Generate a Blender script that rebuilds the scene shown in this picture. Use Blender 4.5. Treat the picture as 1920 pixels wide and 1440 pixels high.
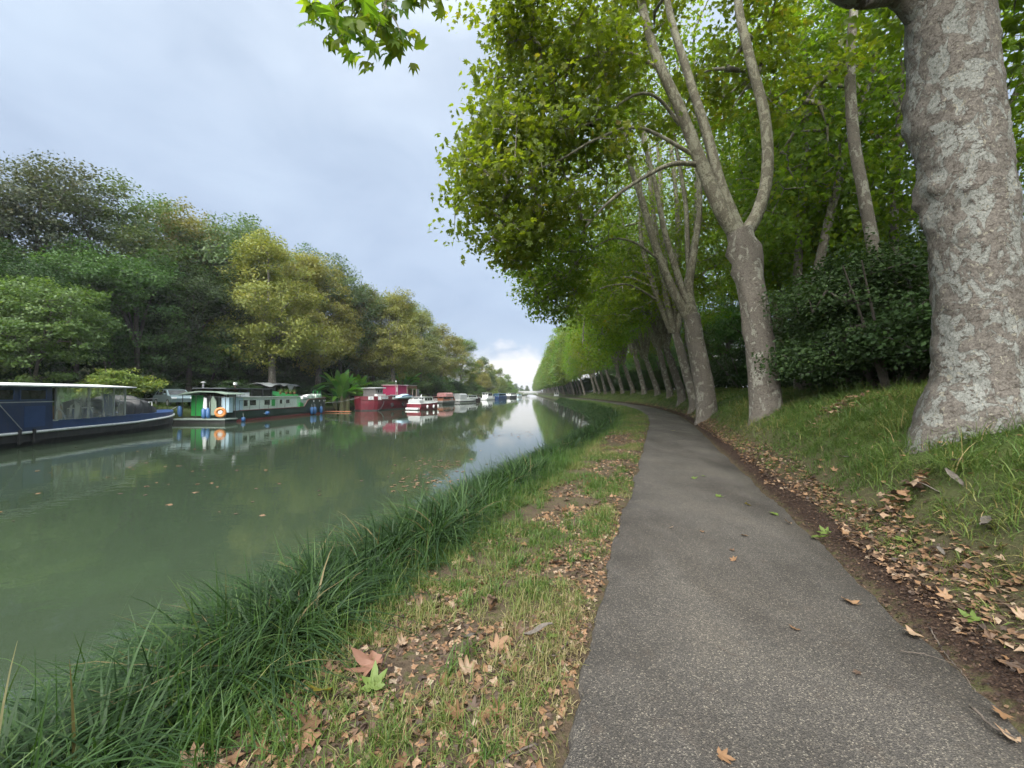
import bpy, math, random
import numpy as np
from mathutils import Vector, Matrix, Euler

for o in list(bpy.data.objects):
    bpy.data.objects.remove(o, do_unlink=True)
scene = bpy.context.scene
COL = scene.collection
R = math.radians

# ------------------------------------------------------------------ camera
CAM_Z = 1.7
FPX = 750.0
cam_data = bpy.data.cameras.new('camera')
cam_data.sensor_width = 36.0
cam_data.lens = FPX / 1920.0 * 36.0
cam_data.clip_start = 0.05
cam_data.clip_end = 6000.0
cam = bpy.data.objects.new('camera', cam_data)
COL.objects.link(cam)
cam.location = (0, 0, CAM_Z)
CAM_ROT = Euler((R(90 + 1.3), 0, R(1.9)), 'XYZ')
cam.rotation_euler = CAM_ROT
scene.camera = cam
CAM_M = np.array(CAM_ROT.to_matrix())

def W(px, py, d):
    """the point of the place that lies d metres down the canal on the sight line of a photograph pixel"""
    r = CAM_M @ np.array([(px - 960.0) / FPX, (720.0 - py) / FPX, -1.0])
    r = r * (d / r[1])
    return np.array([r[0], r[1], r[2] + CAM_Z])

# ------------------------------------------------------------------ sky and sun
SUN_DIR = np.array([-0.25, -0.62, 0.70]); SUN_DIR /= np.linalg.norm(SUN_DIR)
world = bpy.data.worlds.new('World')
scene.world = world
world.use_nodes = True
nt = world.node_tree
nt.nodes.clear()
def N(t, kind, **kw):
    n = t.nodes.new(kind)
    for k, v in kw.items():
        if k.startswith('_'):
            setattr(n, k[1:], v)
    return n
def setin(n, **kw):
    for k, v in kw.items():
        n.inputs[k.replace('_', ' ')].default_value = v
out = N(nt, 'ShaderNodeOutputWorld')
bg = N(nt, 'ShaderNodeBackground')
bg.inputs['Strength'].default_value = 0.05
sky = N(nt, 'ShaderNodeTexSky', _sky_type='NISHITA')
sky.sun_disc = False
sky.sun_elevation = math.asin(SUN_DIR[2])
sky.sun_rotation = math.atan2(SUN_DIR[0], SUN_DIR[1])
sky.dust_density = 2.0
tc = N(nt, 'ShaderNodeTexCoord')
sep = N(nt, 'ShaderNodeSeparateXYZ')
nt.links.new(tc.outputs['Generated'], sep.inputs[0])
# cloud sheet: blue-grey overcast, paler towards the zenith, a bright broken band low over the horizon
def ramp(t, stops, interp='LINEAR'):
    n = t.nodes.new('ShaderNodeValToRGB')
    n.color_ramp.interpolation = interp
    e = n.color_ramp.elements
    while len(e) > 1:
        e.remove(e[-1])
    e[0].position, e[0].color = stops[0][0], (*stops[0][1], 1)
    for p, c in stops[1:]:
        k = e.new(p); k.color = (*c, 1)
    return n
mp = N(nt, 'ShaderNodeMapping')
mp.inputs['Scale'].default_value = (1.0, 1.0, 1.9)
nt.links.new(tc.outputs['Generated'], mp.inputs[0])
nz = N(nt, 'ShaderNodeTexNoise')
setin(nz, Scale=2.2, Detail=7.0, Roughness=0.55)
nt.links.new(mp.outputs[0], nz.inputs['Vector'])
nz2 = N(nt, 'ShaderNodeTexNoise')
setin(nz2, Scale=9.0, Detail=8.0, Roughness=0.6)
nt.links.new(mp.outputs[0], nz2.inputs['Vector'])
m1 = N(nt, 'ShaderNodeMath', _operation='MULTIPLY_ADD')     # z + (n-.5)*.25
nt.links.new(nz.outputs['Fac'], m1.inputs[0]); m1.inputs[1].default_value = 0.50
m1b = N(nt, 'ShaderNodeMath', _operation='SUBTRACT'); m1b.inputs[1].default_value = 0.25
nt.links.new(sep.outputs['Z'], m1.inputs[2])
nt.links.new(m1.outputs[0], m1b.inputs[0])
SKYK = .345
def sk(*c): return tuple(v*SKYK for v in c)
rs = ramp(nt, [(0.0, sk(3.9, 4.7, 5.95)), (0.22, sk(3.6, 4.4, 5.7)), (0.45, sk(4.6, 5.5, 6.75)), (0.72, sk(5.9, 6.75, 7.8)), (1.0, sk(12.5, 13.4, 14.5))])
nt.links.new(m1b.outputs[0], rs.inputs[0])
m2 = N(nt, 'ShaderNodeMath', _operation='MULTIPLY_ADD')
nt.links.new(nz2.outputs['Fac'], m2.inputs[0]); m2.inputs[1].default_value = 0.16
m2b = N(nt, 'ShaderNodeMath', _operation='SUBTRACT'); m2b.inputs[1].default_value = 0.08
nt.links.new(sep.outputs['Z'], m2.inputs[2])
nt.links.new(m2.outputs[0], m2b.inputs[0])
rb = ramp(nt, [(0.0, (1, 1, 1)), (0.085, (0.95, 0.95, 0.95)), (0.12, (0, 0, 0))])
nt.links.new(m2b.outputs[0], rb.inputs[0])
nz3 = N(nt, 'ShaderNodeTexNoise')
setin(nz3, Scale=3.4, Detail=8.0, Roughness=0.58, Distortion=.6)
nt.links.new(mp.outputs[0], nz3.inputs['Vector'])
mott = ramp(nt, [(.32, (.87, .88, .90)), (.5, (.98, .98, .985)), (.68, (1.07, 1.065, 1.05))])
nt.links.new(nz3.outputs['Fac'], mott.inputs[0])
rsm = N(nt, 'ShaderNodeMix', _data_type='RGBA', _blend_type='MULTIPLY')
rsm.inputs[0].default_value = 1.0
nt.links.new(rs.outputs[0], rsm.inputs[6]); nt.links.new(mott.outputs[0], rsm.inputs[7])
mixb = N(nt, 'ShaderNodeMix', _data_type='RGBA')
nt.links.new(rb.outputs[0], mixb.inputs[0])
nt.links.new(rsm.outputs[2], mixb.inputs[6])
mixb.inputs[7].default_value = (*sk(8.0, 7.7, 7.6), 1)
mixs = N(nt, 'ShaderNodeMix', _data_type='RGBA')
mixs.inputs[0].default_value = 0.92
nt.links.new(sky.outputs[0], mixs.inputs[6])
nt.links.new(mixb.outputs[2], mixs.inputs[7])
nt.links.new(mixs.outputs[2], bg.inputs['Color'])
nt.links.new(bg.outputs[0], out.inputs[0])

sun_d = bpy.data.lights.new('sun', 'SUN')
sun_d.energy = 1.5
sun_d.angle = R(75)
sun_d.color = (1.0, 0.96, 0.90)
sun = bpy.data.objects.new('sun', sun_d)
COL.objects.link(sun)
sun.rotation_euler = Vector(SUN_DIR).to_track_quat('Z', 'Y').to_euler()

vs = scene.view_settings
vs.view_transform = 'Standard'
vs.look = 'None'
vs.exposure = 2.95
vs.gamma = 1.0
vs.use_curve_mapping = False
scene.render.engine = 'CYCLES'
cy = scene.cycles
cy.use_denoising = True
cy.max_bounces = 8
cy.diffuse_bounces = 6
cy.glossy_bounces = 3
cy.transmission_bounces = 4
cy.transparent_max_bounces = 6
cy.caustics_reflective = False
cy.caustics_refractive = False
cy.use_adaptive_sampling = True
cy.adaptive_threshold = 0.03

# ------------------------------------------------------------------ tags
def tag(o, label=None, cat=None, group=None, kind=None):
    if label: o['label'] = label
    if cat: o['category'] = cat
    if group: o['group'] = group
    if kind: o['kind'] = kind
    return o
def empty(name, loc=(0, 0, 0), rz=0.0):
    o = bpy.data.objects.new(name, None)
    o.empty_display_size = 0.2
    COL.objects.link(o)
    o.location = loc
    o.rotation_euler = (0, 0, rz)
    return o
def link(name, me, m=None, parent=None, smooth=None):
    o = bpy.data.objects.new(name, me)
    COL.objects.link(o)
    if m is not None and len(me.materials) == 0:
        me.materials.append(m)
    if parent is not None:
        o.parent = parent
    return o
def kids(o):
    return [c for c in COL.objects if c.parent == o]
def copy_tree(o, parent=None, children=None):
    c = o.copy(); COL.objects.link(c); c.parent = parent
    for ch in (children if children is not None else list(o.children)):
        copy_tree(ch, c)
    return c

# ------------------------------------------------------------------ meshes from arrays
def mesh_np(name, V, faces, attrs=None, smooth=True):
    """faces: list of (n,k) index arrays"""
    V = np.asarray(V, dtype=np.float32)
    faces = [np.asarray(f, dtype=np.int32) for f in faces if len(f)]
    me = bpy.data.meshes.new(name)
    me.vertices.add(len(V)); me.vertices.foreach_set('co', V.ravel())
    nl = sum(f.size for f in faces); nf = sum(len(f) for f in faces)
    me.loops.add(nl); me.polygons.add(nf)
    me.loops.foreach_set('vertex_index', np.concatenate([f.ravel() for f in faces]))
    tot = np.concatenate([np.full(len(f), f.shape[1], np.int32) for f in faces])
    st = np.zeros(nf, np.int32); st[1:] = np.cumsum(tot)[:-1]
    me.polygons.foreach_set('loop_start', st)
    me.polygons.foreach_set('use_smooth', np.full(nf, smooth, bool))
    for k, v in (attrs or {}).items():
        a = me.attributes.new(k, 'FLOAT', 'POINT')
        a.data.foreach_set('value', np.asarray(v, dtype=np.float32))
    me.update(calc_edges=True)
    return me

class MB:
    """collects simple solids into one mesh"""
    def __init__(s):
        s.v = []; s.f = []
    def add(s, vs, fs):
        b = len(s.v)
        s.v += [tuple(map(float, p)) for p in vs]
        s.f += [tuple(b + i for i in f) for f in fs]
        return s
    def box(s, x0, x1, y0, y1, z0, z1, bev=0.0):
        if bev <= 0:
            return s.add([(x0,y0,z0),(x1,y0,z0),(x1,y1,z0),(x0,y1,z0),(x0,y0,z1),(x1,y0,z1),(x1,y1,z1),(x0,y1,z1)],
                     [(0,3,2,1),(4,5,6,7),(0,1,5,4),(1,2,6,5),(2,3,7,6),(3,0,4,7)])
        b = bev
        ring = lambda i, z: [(x0+i,y0+b+i*0,z),(x0+b,y0+i,z),(x1-b,y0+i,z),(x1-i,y0+b,z),(x1-i,y1-b,z),(x1-b,y1-i,z),(x0+b,y1-i,z),(x0+i,y1-b,z)]
        V = ring(b*.6, z0) + ring(0, z0+b) + ring(0, z1-b) + ring(b*.6, z1)
        F = [tuple(range(7,-1,-1)), tuple(range(24,32))]
        for k in range(3):
            for i in range(8):
                j = (i+1) % 8
                F.append((k*8+i, k*8+j, k*8+8+j, k*8+8+i))
        return s.add(V, F)
    def prism(s, poly, axis, a, b):
        """poly: 2-D outline; axis 'x': (y,z) swept a..b; 'y': (x,z); 'z': (x,y)"""
        def p(u, v, t):
            return (t,u,v) if axis == 'x' else (u,t,v) if axis == 'y' else (u,v,t)
        n = len(poly)
        V = [p(u,v,a) for u,v in poly] + [p(u,v,b) for u,v in poly]
        F = [tuple(range(n-1,-1,-1)), tuple(range(n,2*n))] + [(i,(i+1)%n,n+(i+1)%n,n+i) for i in range(n)]
        return s.add(V, F)
    def tube(s, pts, r, k=6, caps=True):
        pts = [np.array(p, float) for p in pts]
        rr = r if hasattr(r, '__len__') else [r]*len(pts)
        V = []; 
        for i, p in enumerate(pts):
            t = pts[min(i+1,len(pts)-1)] - pts[max(i-1,0)]
            t = t/(np.linalg.norm(t)+1e-9)
            a = np.cross(t, (0,0,1.0)) if abs(t[2]) < .95 else np.cross(t, (1.0,0,0))
            a /= np.linalg.norm(a); b = np.cross(t, a)
            for q in range(k):
                th = 2*math.pi*q/k
                V.append(p + rr[i]*(math.cos(th)*a + math.sin(th)*b))
        F = []
        for i in range(len(pts)-1):
            for q in range(k):
                F.append((i*k+q, i*k+(q+1)%k, (i+1)*k+(q+1)%k, (i+1)*k+q))
        if caps:
            F.append(tuple(range(k-1,-1,-1))); F.append(tuple((len(pts)-1)*k+q for q in range(k)))
        return s.add(V, F)
    def loft(s, rings, close=True, caps=True):
        n = len(rings[0]); V = [p for r_ in rings for p in r_]; F = []
        for i in range(len(rings)-1):
            for q in range(n if close else n-1):
                F.append((i*n+q, i*n+(q+1)%n, (i+1)*n+(q+1)%n, (i+1)*n+q))
        if caps:
            F.append(tuple(range(n-1,-1,-1))); F.append(tuple((len(rings)-1)*n+q for q in range(n)))
        return s.add(V, F)
    def torus(s, c, R_, r, axis='y', n=24, k=8):
        V = []; F = []
        for i in range(n):
            th = 2*math.pi*i/n
            for q in range(k):
                ph = 2*math.pi*q/k
                u, v, w = (R_+r*math.cos(ph))*math.cos(th), (R_+r*math.cos(ph))*math.sin(th), r*math.sin(ph)
                V.append((c[0]+u, c[1]+w, c[2]+v) if axis == 'y' else (c[0]+w, c[1]+u, c[2]+v) if axis == 'x' else (c[0]+u, c[1]+v, c[2]+w))
        for i in range(n):
            for q in range(k):
                F.append((i*k+q, ((i+1)%n)*k+q, ((i+1)%n)*k+(q+1)%k, i*k+(q+1)%k))
        return s.add(V, F)
    def build(s, name, m, parent=None, smooth=False):
        me = bpy.data.meshes.new(name)
        me.from_pydata(s.v, [], s.f)
        import bmesh
        bm = bmesh.new(); bm.from_mesh(me); bmesh.ops.recalc_face_normals(bm, faces=bm.faces); bm.to_mesh(me); bm.free()
        if smooth:
            me.polygons.foreach_set('use_smooth', [True]*len(me.polygons))
        return link(name, me, m, parent)

# ------------------------------------------------------------------ materials
def new_mat(name):
    m = bpy.data.materials.new(name); m.use_nodes = True
    t = m.node_tree; t.nodes.clear()
    o = t.nodes.new('ShaderNodeOutputMaterial')
    return m, t, o
def noise(t, scale, detail=4, rough=.55, vec=None, dist=0.0):
    n = t.nodes.new('ShaderNodeTexNoise'); setin(n, Scale=scale, Detail=float(detail), Roughness=rough, Distortion=dist)
    if vec is not None: t.links.new(vec, n.inputs['Vector'])
    return n
def objco(t, scale=None):
    c = t.nodes.new('ShaderNodeTexCoord')
    if scale is None: return c.outputs['Object']
    m = t.nodes.new('ShaderNodeMapping'); m.inputs['Scale'].default_value = scale
    t.links.new(c.outputs['Object'], m.inputs[0]); return m.outputs[0]
def geoco(t, scale=None):
    c = t.nodes.new('ShaderNodeNewGeometry')
    if scale is None: return c.outputs['Position']
    m = t.nodes.new('ShaderNodeMapping'); m.inputs['Scale'].default_value = scale
    t.links.new(c.outputs['Position'], m.inputs[0]); return m.outputs[0]
def mixc(t, fac, a, b):
    n = t.nodes.new('ShaderNodeMix'); n.data_type = 'RGBA'
    for s_, i in ((fac, 0), (a, 6), (b, 7)):
        if hasattr(s_, 'is_linked') or hasattr(s_, 'links'): t.links.new(s_, n.inputs[i])
        elif i == 0: n.inputs[0].default_value = s_
        else: n.inputs[i].default_value = (*s_, 1)
    return n.outputs[2]
def bumpn(t, h, strength, dist):
    b = t.nodes.new('ShaderNodeBump'); b.inputs['Strength'].default_value = strength; b.inputs['Distance'].default_value = dist
    t.links.new(h, b.inputs['Height']); return b.outputs[0]
def pm(name, c1, c2=None, scale=3.0, rough=.6, bump=0.0, bdist=.01, metallic=0.0, dirt=None, spec=.5, coat=0.0):
    """painted or plain surface: two tones mixed by noise, streaks of dirt, fine relief"""
    m, t, o = new_mat(name)
    p = t.nodes.new('ShaderNodeBsdfPrincipled')
    v = objco(t)
    c2 = c2 or tuple(x*.8 for x in c1)
    n = noise(t, scale, 6, .6, v)
    r_ = ramp(t, [(.35, (0,0,0)), (.65, (1,1,1))]); t.links.new(n.outputs['Fac'], r_.inputs[0])
    c = mixc(t, r_.outputs[0], c1, c2)
    if dirt:
        n2 = noise(t, 4.0, 6, .7, objco(t, (1.5, 1.5, .25)))
        r2 = ramp(t, [(.5, (0,0,0)), (.72, (1,1,1))]); t.links.new(n2.outputs['Fac'], r2.inputs[0])
        mm = t.nodes.new('ShaderNodeMath'); mm.operation = 'MULTIPLY'; mm.inputs[1].default_value = .55
        t.links.new(r2.outputs[0], mm.inputs[0])
        c = mixc(t, mm.outputs[0], c, dirt)
    t.links.new(c, p.inputs['Base Color'])
    setin(p, Roughness=rough, Metallic=metallic)
    p.inputs['Specular IOR Level'].default_value = spec
    p.inputs['Coat Weight'].default_value = coat
    if bump:
        nb = noise(t, scale*9, 5, .6, v)
        t.links.new(bumpn(t, nb.outputs['Fac'], bump, bdist), p.inputs['Normal'])
    t.links.new(p.outputs[0], o.inputs[0])
    return m
def leaf_mat(name, stops, trans=.35, tint=(1.25, 1.25, .55), rough=.45, hue=.06):
    """leaf blades: colour by leaf, light passing through the blade"""
    m, t, o = new_mat(name)
    a = t.nodes.new('ShaderNodeAttribute'); a.attribute_name = 'rnd'
    r_ = ramp(t, stops); t.links.new(a.outputs['Fac'], r_.inputs[0])
    oi = t.nodes.new('ShaderNodeObjectInfo')
    h = t.nodes.new('ShaderNodeHueSaturation')
    mr = t.nodes.new('ShaderNodeMapRange'); mr.inputs[3].default_value = .5-hue*.35; mr.inputs[4].default_value = .5+hue*.35
    mv = t.nodes.new('ShaderNodeMapRange'); mv.inputs[3].default_value = 1-hue*2.5; mv.inputs[4].default_value = 1+hue*2.5
    t.links.new(oi.outputs['Random'], mr.inputs[0]); t.links.new(oi.outputs['Random'], mv.inputs[0])
    t.links.new(mr.outputs[0], h.inputs['Hue']); t.links.new(mv.outputs[0], h.inputs['Value'])
    t.links.new(r_.outputs[0], h.inputs['Color'])
    p = t.nodes.new('ShaderNodeBsdfPrincipled'); setin(p, Roughness=rough)
    p.inputs['Specular IOR Level'].default_value = .35
    t.links.new(h.outputs[0], p.inputs['Base Color'])
    tr = t.nodes.new('ShaderNodeBsdfTranslucent')
    mx = t.nodes.new('ShaderNodeMix'); mx.data_type = 'RGBA'; mx.blend_type = 'MULTIPLY'; mx.inputs[0].default_value = 1.0
    t.links.new(h.outputs[0], mx.inputs[6]); mx.inputs[7].default_value = (*tint, 1)
    t.links.new(mx.outputs[2], tr.inputs[0])
    ms = t.nodes.new('ShaderNodeMixShader'); ms.inputs[0].default_value = trans
    t.links.new(p.outputs[0], ms.inputs[1]); t.links.new(tr.outputs[0], ms.inputs[2])
    t.links.new(ms.outputs[0], o.inputs[0])
    return m
# ------------------------------------------------------------------ the lie of the land
WATER_Z = -0.95
_PY = np.array([-40, 0, 8, 15, 22, 30, 38, 45, 52, 60, 80, 100, 200, 400, 900])
_PX = np.array([-12.6, .64, 3.28, 5.59, 7.9, 10.2, 11.7, 12.5, 13.0, 13.4, 14.0, 14.4, 15.2, 16.5, 19.0])
def _smooth(xs, ys):
    g = np.arange(xs[0], xs[-1], .5); v = np.interp(g, xs, ys)
    k = np.ones(13)/13; vp = np.pad(v, 6, mode='reflect', reflect_type='odd')
    return g, np.convolve(vp, k, 'valid')
_G, _GV = _smooth(_PY, _PX)
def path_x(y): return np.interp(y, _G, _GV)
def path_c(y): return 1/np.sqrt(1+((path_x(y+.5)-path_x(y-.5)))**2)      # cosine: across-path offset to world x
def path_z(y): return .22*np.clip((np.asarray(y, float)-12)/35, 0, 1)**1.5
_LY = np.array([-60, 20, 55, 64, 80, 100, 150, 200, 300, 500, 900])
_LX = np.array([-30, -31, -31, -29, -25.5, -23.5, -19, -16.2, -9, 2, 8])
_LG, _LGV = _smooth(_LY, _LX)
def left_x(y): return np.interp(y, _LG, _LGV)
_OX = np.array([-60, -12, -7.0, -5.1, -4.55, -4.2, -3.4, -2.6, -1.25, -1.0, 1.0, 1.2, 1.7, 2.25, 2.9, 4.2, 6.2, 8, 14, 40, 2000])
_OZ = np.array([-3, -3, -2.4, -1.5, -1.0, -.66, -.25, -.06, .0, -.06, -.06, .0, .26, .78, 1.14, 1.56, 1.88, 2.0, 2.1, 2.6, 8])
def vnoise(x, y, s, seed=0):
    """smooth value noise, 0..1"""
    x = np.asarray(x, float)*s + seed*17.3; y = np.asarray(y, float)*s + seed*7.7
    xi = np.floor(x); yi = np.floor(y); fx = x-xi; fy = y-yi
    fx = fx*fx*(3-2*fx); fy = fy*fy*(3-2*fy)
    def h(a, b):
        v = np.sin(a*127.1+b*311.7+seed*13.7)*43758.5453
        return v-np.floor(v)
    return (h(xi,yi)*(1-fx)+h(xi+1,yi)*fx)*(1-fy)+(h(xi,yi+1)*(1-fx)+h(xi+1,yi+1)*fx)*fy
def right_z(off, y, x=None):
    z = np.interp(off, _OX, _OZ)
    up = np.clip((off-.9)/1.0, 0, 1)
    bumpy = (vnoise(off*1.0, y, .55, 3)-.5)*.22*np.clip((np.abs(off)-1.3)/1.5, 0, 1)*(off > 0) + (vnoise(off, y, 2.2, 5)-.5)*.045*np.clip((np.abs(off)-1.15)/.6, 0, 1)
    return z + path_z(y)*np.clip((off+5)/3, 0, 1) + bumpy
def left_z(dl, y):
    """dl: metres inland of the left water edge"""
    z = np.interp(dl, [-30, -3, -.8, 0, .5, 1.4, 4, 9, 14, 30, 60, 120, 2000], [-3, -2.8, -1.9, -1.05, .1, .38, .5, .7, 1.6, 6.5, 11, 14, 30])
    return z + (vnoise(dl, y, .4, 8)-.5)*.25*np.clip(dl/2, 0, 1)
def ground_z(x, y):
    off = (x-path_x(y))*path_c(y)
    if off > -12: return float(right_z(np.array(off), np.array(float(y))))
    return float(left_z(np.array(left_x(y)-x), np.array(float(y))))
def RB(off, y):
    """a point of the right bank by its offset from the path's middle line"""
    off = np.asarray(off, float); y = np.asarray(y, float)
    return np.stack([path_x(y)+off/path_c(y), y, right_z(off, y)], -1)

def build_ground():
    ys = np.concatenate([np.arange(-30, -2, 2), np.arange(-2, 22, .25), np.arange(22, 60, .6), np.arange(60, 200, 3), np.arange(200, 640, 12), [700, 900, 1300, 2000, 3500]])
    ro = np.concatenate([[-12, -9, -7], np.arange(-6, -1.3, .25), [-1.25, -1.1, -1.0, 0, 1.0, 1.1], np.arange(1.2, 7, .25), [7.5, 8, 9, 10, 12, 14, 18, 25, 40, 80, 200, 600, 2000]])
    lo = np.array([2000, 600, 200, 120, 80, 60, 45, 35, 30, 26, 22, 18, 16, 14, 12, 10.5, 9, 7.5, 6, 5, 4, 3, 2.2, 1.4, .9, .5, .2, 0, -.4, -.8, -2, -3, -5.])
    V = []; off = []
    for y in ys:
        xl = left_x(min(y, 880)) - lo
        zl = left_z(lo, np.full(len(lo), float(y)))
        yy = min(y, 880)
        xr = path_x(yy)+ro/path_c(yy); zr = right_z(ro, np.full(len(ro), float(y)))
        if y > 700:
            zl = np.maximum(zl, 0); zr = np.maximum(zr, 0)
        V.append(np.stack([np.concatenate([xl, xr]), np.full(len(lo)+len(ro), y), np.concatenate([zl, zr])], -1))
        off.append(np.concatenate([-100-lo, ro]))
    nx = len(lo)+len(ro); ny = len(ys)
    V = np.concatenate(V); off = np.concatenate(off)
    i = np.arange(ny-1)[:, None]*nx + np.arange(nx-1)[None, :]
    F = np.stack([i, i+1, i+nx+1, i+nx], -1).reshape(-1, 4)
    return mesh_np('ground', V, [F], {'off': off})

def ground_material():
    m, t, o = new_mat('earth_grass_and_litter')
    p = t.nodes.new('ShaderNodeBsdfPrincipled'); setin(p, Roughness=.95); p.inputs['Specular IOR Level'].default_value = .15
    a = t.nodes.new('ShaderNodeAttribute'); a.attribute_name = 'off'
    g = geoco(t)
    n1 = noise(t, 1.1, 6, .6, g); n2 = noise(t, 14, 6, .7, g); n3 = noise(t, 60, 4, .7, g)
    r1 = ramp(t, [(.3, (.048, .036, .025)), (.48, (.085, .064, .044)), (.62, (.058, .062, .024)), (.8, (.095, .072, .050))]); t.links.new(n2.outputs['Fac'], r1.inputs[0])
    r2 = ramp(t, [(.3, (.035, .055, .016)), (.5, (.06, .085, .025)), (.7, (.10, .10, .04))]); t.links.new(n1.outputs['Fac'], r2.inputs[0])
    # green share by where it lies
    gr = t.nodes.new('ShaderNodeMapRange'); gr.inputs[1].default_value = 1.6; gr.inputs[2].default_value = 2.6
    t.links.new(a.outputs['Fac'], gr.inputs[0])
    gl = t.nodes.new('ShaderNodeMapRange'); gl.inputs[1].default_value = -2.6; gl.inputs[2].default_value = -3.6
    t.links.new(a.outputs['Fac'], gl.inputs[0])
    mx = t.nodes.new('ShaderNodeMath'); mx.operation = 'MAXIMUM'
    t.links.new(gr.outputs[0], mx.inputs[0]); t.links.new(gl.outputs[0], mx.inputs[1])
    # beyond the near verge the blades are too far to see: the ground itself is grass
    sp = t.nodes.new('ShaderNodeSeparateXYZ'); t.links.new(g, sp.inputs[0])
    gy = t.nodes.new('ShaderNodeMapRange'); gy.inputs[1].default_value = 18; gy.inputs[2].default_value = 45
    t.links.new(sp.outputs['Y'], gy.inputs[0])
    c0 = mixc(t, gy.outputs[0], r1.outputs[0], r2.outputs[0])
    c = mixc(t, mx.outputs[0], c0, r2.outputs[0])
    # dark crumbled leaf mould along the right edge of the path
    md = t.nodes.new('ShaderNodeMath'); md.operation = 'SUBTRACT'; t.links.new(a.outputs['Fac'], md.inputs[0]); md.inputs[1].default_value = 1.32
    ma = t.nodes.new('ShaderNodeMath'); ma.operation = 'ABSOLUTE'; t.links.new(md.outputs[0], ma.inputs[0])
    mw = t.nodes.new('ShaderNodeMath'); mw.operation = 'MULTIPLY_ADD'; t.links.new(n2.outputs['Fac'], mw.inputs[0]); mw.inputs[1].default_value = .35
    t.links.new(ma.outputs[0], mw.inputs[2])
    mm = t.nodes.new('ShaderNodeMapRange'); mm.inputs[1].default_value = .40; mm.inputs[2].default_value = .26
    t.links.new(mw.outputs[0], mm.inputs[0])
    r3 = ramp(t, [(.35, (.014, .010, .008)), (.5, (.034, .021, .016)), (.62, (.062, .040, .027)), (.75, (.12, .08, .05))]); t.links.new(n3.outputs['Fac'], r3.inputs[0])
    c = mixc(t, mm.outputs[0], c, r3.outputs[0])
    # canal bed and muddy foot of the bank
    zz = t.nodes.new('ShaderNodeMapRange'); zz.inputs[1].default_value = -.35; zz.inputs[2].default_value = -.8
    t.links.new(sp.outputs['Z'], zz.inputs[0])
    c = mixc(t, zz.outputs[0], c, (.028, .024, .015))
    t.links.new(c, p.inputs['Base Color'])
    t.links.new(bumpn(t, n2.outputs['Fac'], .8, .05), p.inputs['Normal'])
    t.links.new(p.outputs[0], o.inputs[0])
    return m
ground = link('ground', build_ground(), ground_material())
tag(ground, 'earth banks with grass and leaf litter on both sides of the canal', kind='structure')

def build_path():
    ys = np.concatenate([np.arange(-6, 20, .08), np.arange(20, 60, .4), np.arange(60, 400, 4)])
    cols = np.array([-1.0, -.97, -.6, 0, .6, .97, 1.0])
    V = []
    for y in ys:
        el = .10*(vnoise(y, 1, 1.3, 1)-.5)+.07*(vnoise(y, 9, 6, 2)-.5); el += .045*(vnoise(y, 2, 15, 7)-.5); er = .04*(vnoise(y, 8, 13, 9)-.5)+.06*(vnoise(y, 3, 1.1, 4)-.5)+.05*(vnoise(y, 5, 5, 6)-.5)
        w = np.where(cols < 0, 1.08+el, 1.08+er)
        o_ = cols*w
        z = path_z(y) + .016 + .012*(1-cols**2)
        z = np.where(np.abs(cols) > .99, path_z(y)-.05, z)
        V.append(np.stack([path_x(y)+o_/path_c(y), np.full(7, y), z], -1))
    V = np.concatenate(V); n = len(ys)
    i = np.arange(n-1)[:, None]*7+np.arange(6)[None, :]
    return mesh_np('towpath', V, [np.stack([i, i+1, i+8, i+7], -1).reshape(-1, 4)])
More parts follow.
